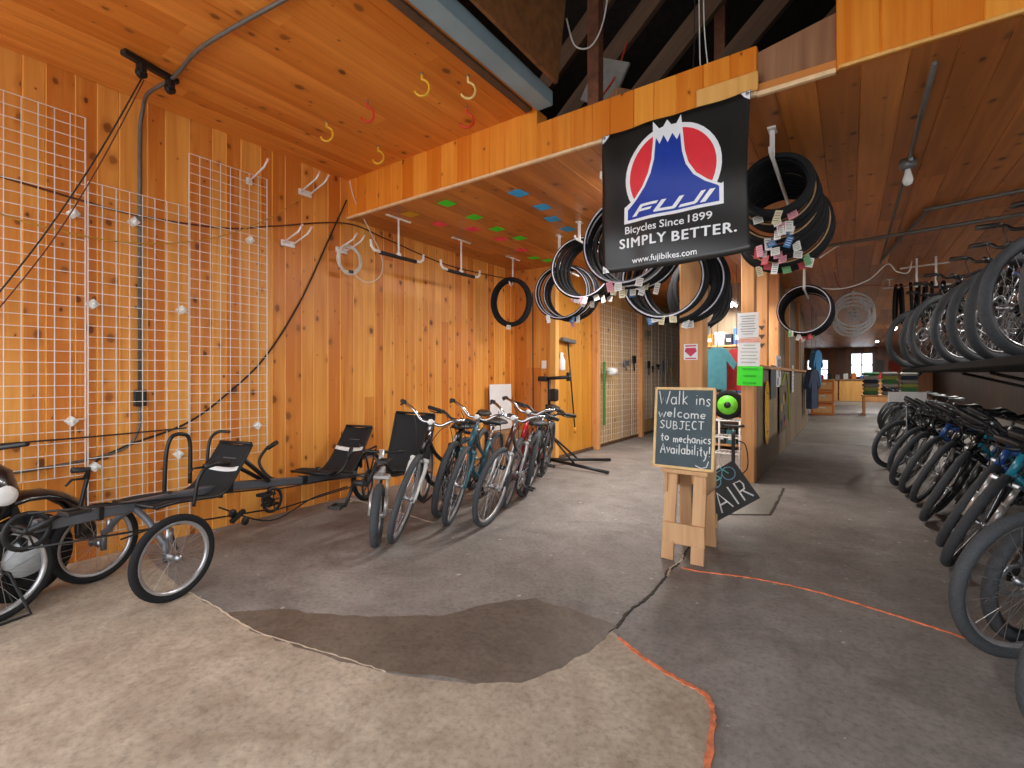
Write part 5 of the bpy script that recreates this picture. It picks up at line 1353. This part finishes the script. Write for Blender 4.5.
tag(MB().tube(spline([(AX + .02, 8.3, 1.1), (AX + .02, 8.9, 1.3), (AX + .02, 9.3, 1.0), (AX + .02, 9.35, .5)], 8), .012, 6).build('green_hose', mat('hose_green', (140, 160, 40), .6)), 'yellow-green hose looped over the poster on the aisle wall', 'hose')
pap = note('white notice on the third aisle post', -.905, 9.9, 1.35, .3, .5, M_PAPER, 6, M_GREY); pap.rotation_euler = (0, 0, PI / 2); pap.location = (-.868, 10.3, 1.2)
for k, y in enumerate((7.35,)):
    for q in range(3): tag(MB().prism([(0, -.03), (.04, .03), (-.04, .03)], -.004, .004, M=Matrix.Rotation(PI / 2, 4, 'X')).build('heart_cutout', M_OLD, None, (-.98, 7.27, 1.90 - .12 * q)), 'small dark %s of three cutouts in a column on a post' % ['top', 'middle', 'bottom'][q], 'ornament', 'cutouts on the post')

# ================================================================== WORKSHOP BETWEEN THE POSTS
rs = thing('cable_reel', 'bright green reel with black rim on a white wire rack', 'reel', (-1.26, 6.55, .70))
MB().ring((0, 0, .185), .13, [(-.05, -.03), (.05, -.03), (.06, .05), (-.06, .05)], 36, axis='Y').build('rim', M_RUBBER, rs)
MB().lathe((0, 0, .185), [(.025, -.055), (.12, -.058), (.12, .05), (.02, .05)], 30, 'Y').build('green_disc', mat('lime_green', (120, 226, 60), .5), rs)
MB().lathe((0, 0, .185), [(.012, -.075), (.04, -.07), (.04, -.05)], 20, 'Y').build('hub', M_BLACK, rs)
wr = thing('wire_rack', 'white wire floor rack under the green reel', 'rack', (-1.26, 6.6, 0))
for sx in (-.15, .15):
    for sy in (-.15, .15): MB().tube([(sx, sy, 0), (sx, sy, .70)], .012, 8).build('leg', M_WHITE, wr)
for zz in (.06, .28, .48, .69):
    r = MB(); r.tube([(-.15, -.15, zz), (.15, -.15, zz), (.15, .15, zz), (-.15, .15, zz)], .01, 6, closed=True)
    for q in range(5): r.tube([(-.1 + .05 * q, -.15, zz), (-.1 + .05 * q, .15, zz)], .005, 4)
    r.build('shelf', M_WHITE, wr)
fp = thing('floor_pump', 'black floor pump standing beside the second post', 'pump', (-1.12, 6.1, 0))
MB().box((0, 0, .015), (.26, .1, .03), bev=.008).build('base', M_BLACK, fp)
MB().lathe((0, 0, .03), [(.03, 0), (.02, .03), (.02, .52), (.024, .56)], 14).build('barrel', M_BLACK, fp)
MB().tube([(0, 0, .55), (0, 0, .66)], .007, 8).build('rod', M_CHROME, fp)
MB().tube([(-.12, 0, .67), (-.06, 0, .66), (.06, 0, .66), (.12, 0, .67)], .017, 8).build('handle', M_BLACKP, fp)
MB().tube(spline([(.03, -.02, .06), (.16, -.06, .2), (.14, -.05, .45), (.05, -.03, .5)], 8), .007, 6).build('hose', M_BLACK, fp)
su = thing('shelf_unit', 'wooden shelf unit of parts seen between the two posts', 'shelf', (-1.62, 8.75, 0))
for sx in (-.55, .55): MB().box((sx, 0, .95), (.03, .36, 1.9), bev=.003).build('side', M_POST, su)
SHZ = (.1, .55, .95, 1.35, 1.75)
for zz in SHZ: MB().box((0, 0, zz), (1.08, .36, .03), bev=.003).build('shelf', M_POST, su)
rnd = random.Random(12)
BC = [('red', (190, 44, 48)), ('blue', (52, 92, 150)), ('white', (210, 210, 208)), ('black', (30, 30, 34)), ('teal', (60, 124, 134)), ('orange', (214, 120, 50)), ('grey', (120, 122, 126))]
cnt = {}
SHN = ['bottom', 'second', 'third', 'fourth', 'top']
for si, zz in enumerate(SHZ):
    x = -.50; pos = 0
    while x < .42:
        w = rnd.uniform(.09, .17); h = rnd.uniform(.14, .3); cn, cc_ = rnd.choice(BC)
        t = thing('parts_box', '%s parts box, %s from the left on the %s shelf of the wooden unit' % (cn, ORD[pos], SHN[si]), 'box', (-1.62 + x + w / 2, 8.73, zz + .0155), group='parts boxes on the shelf unit')
        MB().box((0, 0, h / 2), (w, .26, h), bev=.004).build('box_body', mat('box_' + cn, cc_, .6), t)
        MB().box((0, -.132, h * .45), (w * .6, .002, h * .3)).build('box_label', M_PAPER, t)
        x += w + .02; pos += 1
for k, (x, z, cn) in enumerate(((-1.55, 1.36, 'teal'), (-1.35, 1.34, 'red'), (-1.75, 1.3, 'black'))):
    t = thing('hanging_jersey', '%s cycling jersey hanging in the workshop behind the front post' % cn, 'jersey', (x, 7.3 + .28 * k, z), (0, 0, 0))
    MB().prism([(-.13, -.3), (.13, -.3), (.13, .1), (.22, -.02), (.26, .06), (.13, .26), (.05, .3), (-.05, .3), (-.13, .26), (-.26, .06), (-.22, -.02), (-.13, .1)], -.035, .035, M=Matrix.Rotation(PI / 2, 4, 'X')).build('cloth', mat('box_' + cn, (60, 124, 134), .6), t)
    MB().tube([(0, 0, .28), (0, 0, LZ - z)], .005, 5).build('hanger_wire', M_GREY, t)

# ================================================================== FAR AISLE
ct = thing('service_counter', 'long wooden counter across the far end of the aisle', 'counter', (0, 29.5, 0))
MB().box((.2, 0, 1.06), (3.4, .8, .06), bev=.01).build('worktop', mat('counter_top', (150, 120, 90), .4), ct)
for k, (x, w) in enumerate(((-1.0, 1.0), (0.05, 1.0), (1.15, 1.1))): MB().box((x, 0, .515), (w, .7, 1.03), bev=.01).build('front_panel', M_BLOND if k % 2 else M_POST, ct)
rnd = random.Random(3)
for k in range(9):
    x = -1.2 + .34 * k; h = rnd.uniform(.15, .38); cn, cc_ = BC[(k * 3) % 7]
    t = thing('counter_item', '%s box on the far counter, %s from the left' % (cn, ORD[k]), 'box', (x, 29.5, 1.09), group='boxes on the far counter')
    MB().box((0, 0, h / 2), (.2, .2, h), bev=.02).build('box_body', mat('box_' + cn, cc_, .6), t); MB().box((0, 0, h + .01), (.12, .12, .02), bev=.005).build('lid', M_BLACKP, t)
for k in range(3):
    t = thing('orange_crate', 'orange drawer crate beside the aisle, %s of its stack of three' % ['bottom', 'middle', 'top'][k], 'crate', (-.72, 18.5, .38 * k), group='stack of orange crates')
    MB().box((0, 0, .18), (.62, .5, .355), bev=.012).build('body', mat('crate_orange', (214, 120, 40), .5), t)
    MB().box((0, -.255, .18), (.5, .02, .22), bev=.006).build('drawer_front', mat('crate_pale', (226, 170, 110), .5), t)
    MB().box((0, -.27, .24), (.16, .02, .03), bev=.004).build('drawer_handle', M_WHITE, t)
tb = thing('display_table', 'low table of folded goods beyond the far bicycles', 'table', (1.05, 19.5, 0))
MB().box((0, 0, .62), (1.5, 1.2, .05), bev=.006).build('table_top', M_POST, tb)
for sx in (-.68, .68):
    for sy in (-.5, .5): MB().box((sx, sy, .3), (.07, .07, .6)).build('leg', M_POST, tb)
CS = [('green', (70, 128, 84)), ('olive', (150, 160, 84)), ('grey', (134, 134, 130)), ('navy', (44, 54, 74)), ('pale', (170, 168, 156))]
for sx in range(3):
    for k in range(6):
        cn, cc_ = CS[(k + sx * 2) % 5]
        t = MB().box((0, 0, .06), (.42, .5, .12), bev=.045).build('folded_blanket', mat('fold_' + cn, cc_, .9, bump=.3), None, (.55 + .48 * sx, 19.4, .645 + .122 * k), (0, 0, random.uniform(-.08, .08)))
        tag(t, '%s folded fabric, %s from the bottom in the %s stack on the far table' % (cn, ORD[k], ['left', 'middle', 'right'][sx]), 'fabric', 'folded fabric stacks on the far table')
for k, (x, y, z, cn, cc_) in enumerate(((-.72, 13.0, .95, 'dark blue', (50, 62, 84)), (-.72, 13.5, .95, 'black', (30, 32, 36)), (-.70, 14.3, 1.45, 'blue', (60, 120, 164)))):
    t = thing('hanging_jersey', '%s garment hanging at the end of the aisle wall' % cn, 'garment', (x, y, z), (0, 0, 1.25))
    MB().prism([(-.15, -.45), (.15, -.45), (.15, .2), (.24, .0), (.29, .07), (.17, .38), (.05, .45), (-.05, .45), (-.17, .38), (-.29, .07), (-.24, .0), (-.15, .2)], -.06, .06, M=Matrix.Rotation(PI / 2, 4, 'X')).build('cloth', mat('garment_' + cn.replace(' ', '_'), cc_, .9), t)
    MB().tube([(0, 0, .44), (0, 0, LZ - z)], .006, 5).build('hanger_wire', M_GREY, t)
tag(box('fire_box', (2.0, EY - .1, 1.75), (.5, .2, .7), mat('red_orange', (206, 70, 40), .6)), 'red-orange box on the end wall right of the window', 'box')
tag(box('wall_poster', (1.35, EY - .015, 1.75), (.4, .03, .8), mat('poster_grey', (166, 176, 178), .7)), 'pale poster on the end wall beside the window', 'poster')
tag(box('teal_bag', (2.9, EY - .15, 1.7), (.5, .3, .9), mat('teal_cloth', (40, 88, 92), .8), bev=.1), 'teal bag hanging on the end wall at the right', 'bag')
lb = thing('price_board', 'small white price board among the lower right bicycles', 'sign', (.60, 7.95, .98), (0, 0, .35))
MB().box((0, 0, 0), (.42, .008, .13), bev=.002).build('board', M_WHITE, lb)
MB().tube([(0, .01, -.98), (0, .01, -.06)], .008, 6).build('stake', M_GREY, lb)

# stock on a shelf along the right wall, seen between the two rows of bicycles
wsf = thing('wall_shelf', 'dark shelf on the right wall behind the bicycles', 'shelf', (3.38, 6.5, .9))
MB().box((0, 0, -.015), (.4, 6.4, .03), bev=.004).build('shelf_board', M_BLACK, wsf)
for y in (-3, -1, 1, 3): MB().box((.12, y, -.12), (.14, .03, .18), bev=.003).build('bracket', M_BLACK, wsf)
rnd = random.Random(21)
for k in range(15):
    cn, cc_ = BC[(k * 4 + 1) % 7]; h = rnd.uniform(.2, .36)
    t = thing('stock_box', '%s stock box on the right wall shelf, %s from the front' % (cn, ORD[k]), 'box', (3.36, 3.6 + .41 * k, .902), (0, 0, rnd.uniform(-.06, .06)), 'stock boxes on the right wall shelf')
    MB().box((0, 0, h / 2), (.28, .34, h), bev=.006).build('box_body', mat('box_' + cn, cc_, .6), t)
    MB().box((-.1415, 0, h * .5), (.002, .2, h * .3)).build('box_label', M_PAPER, t)
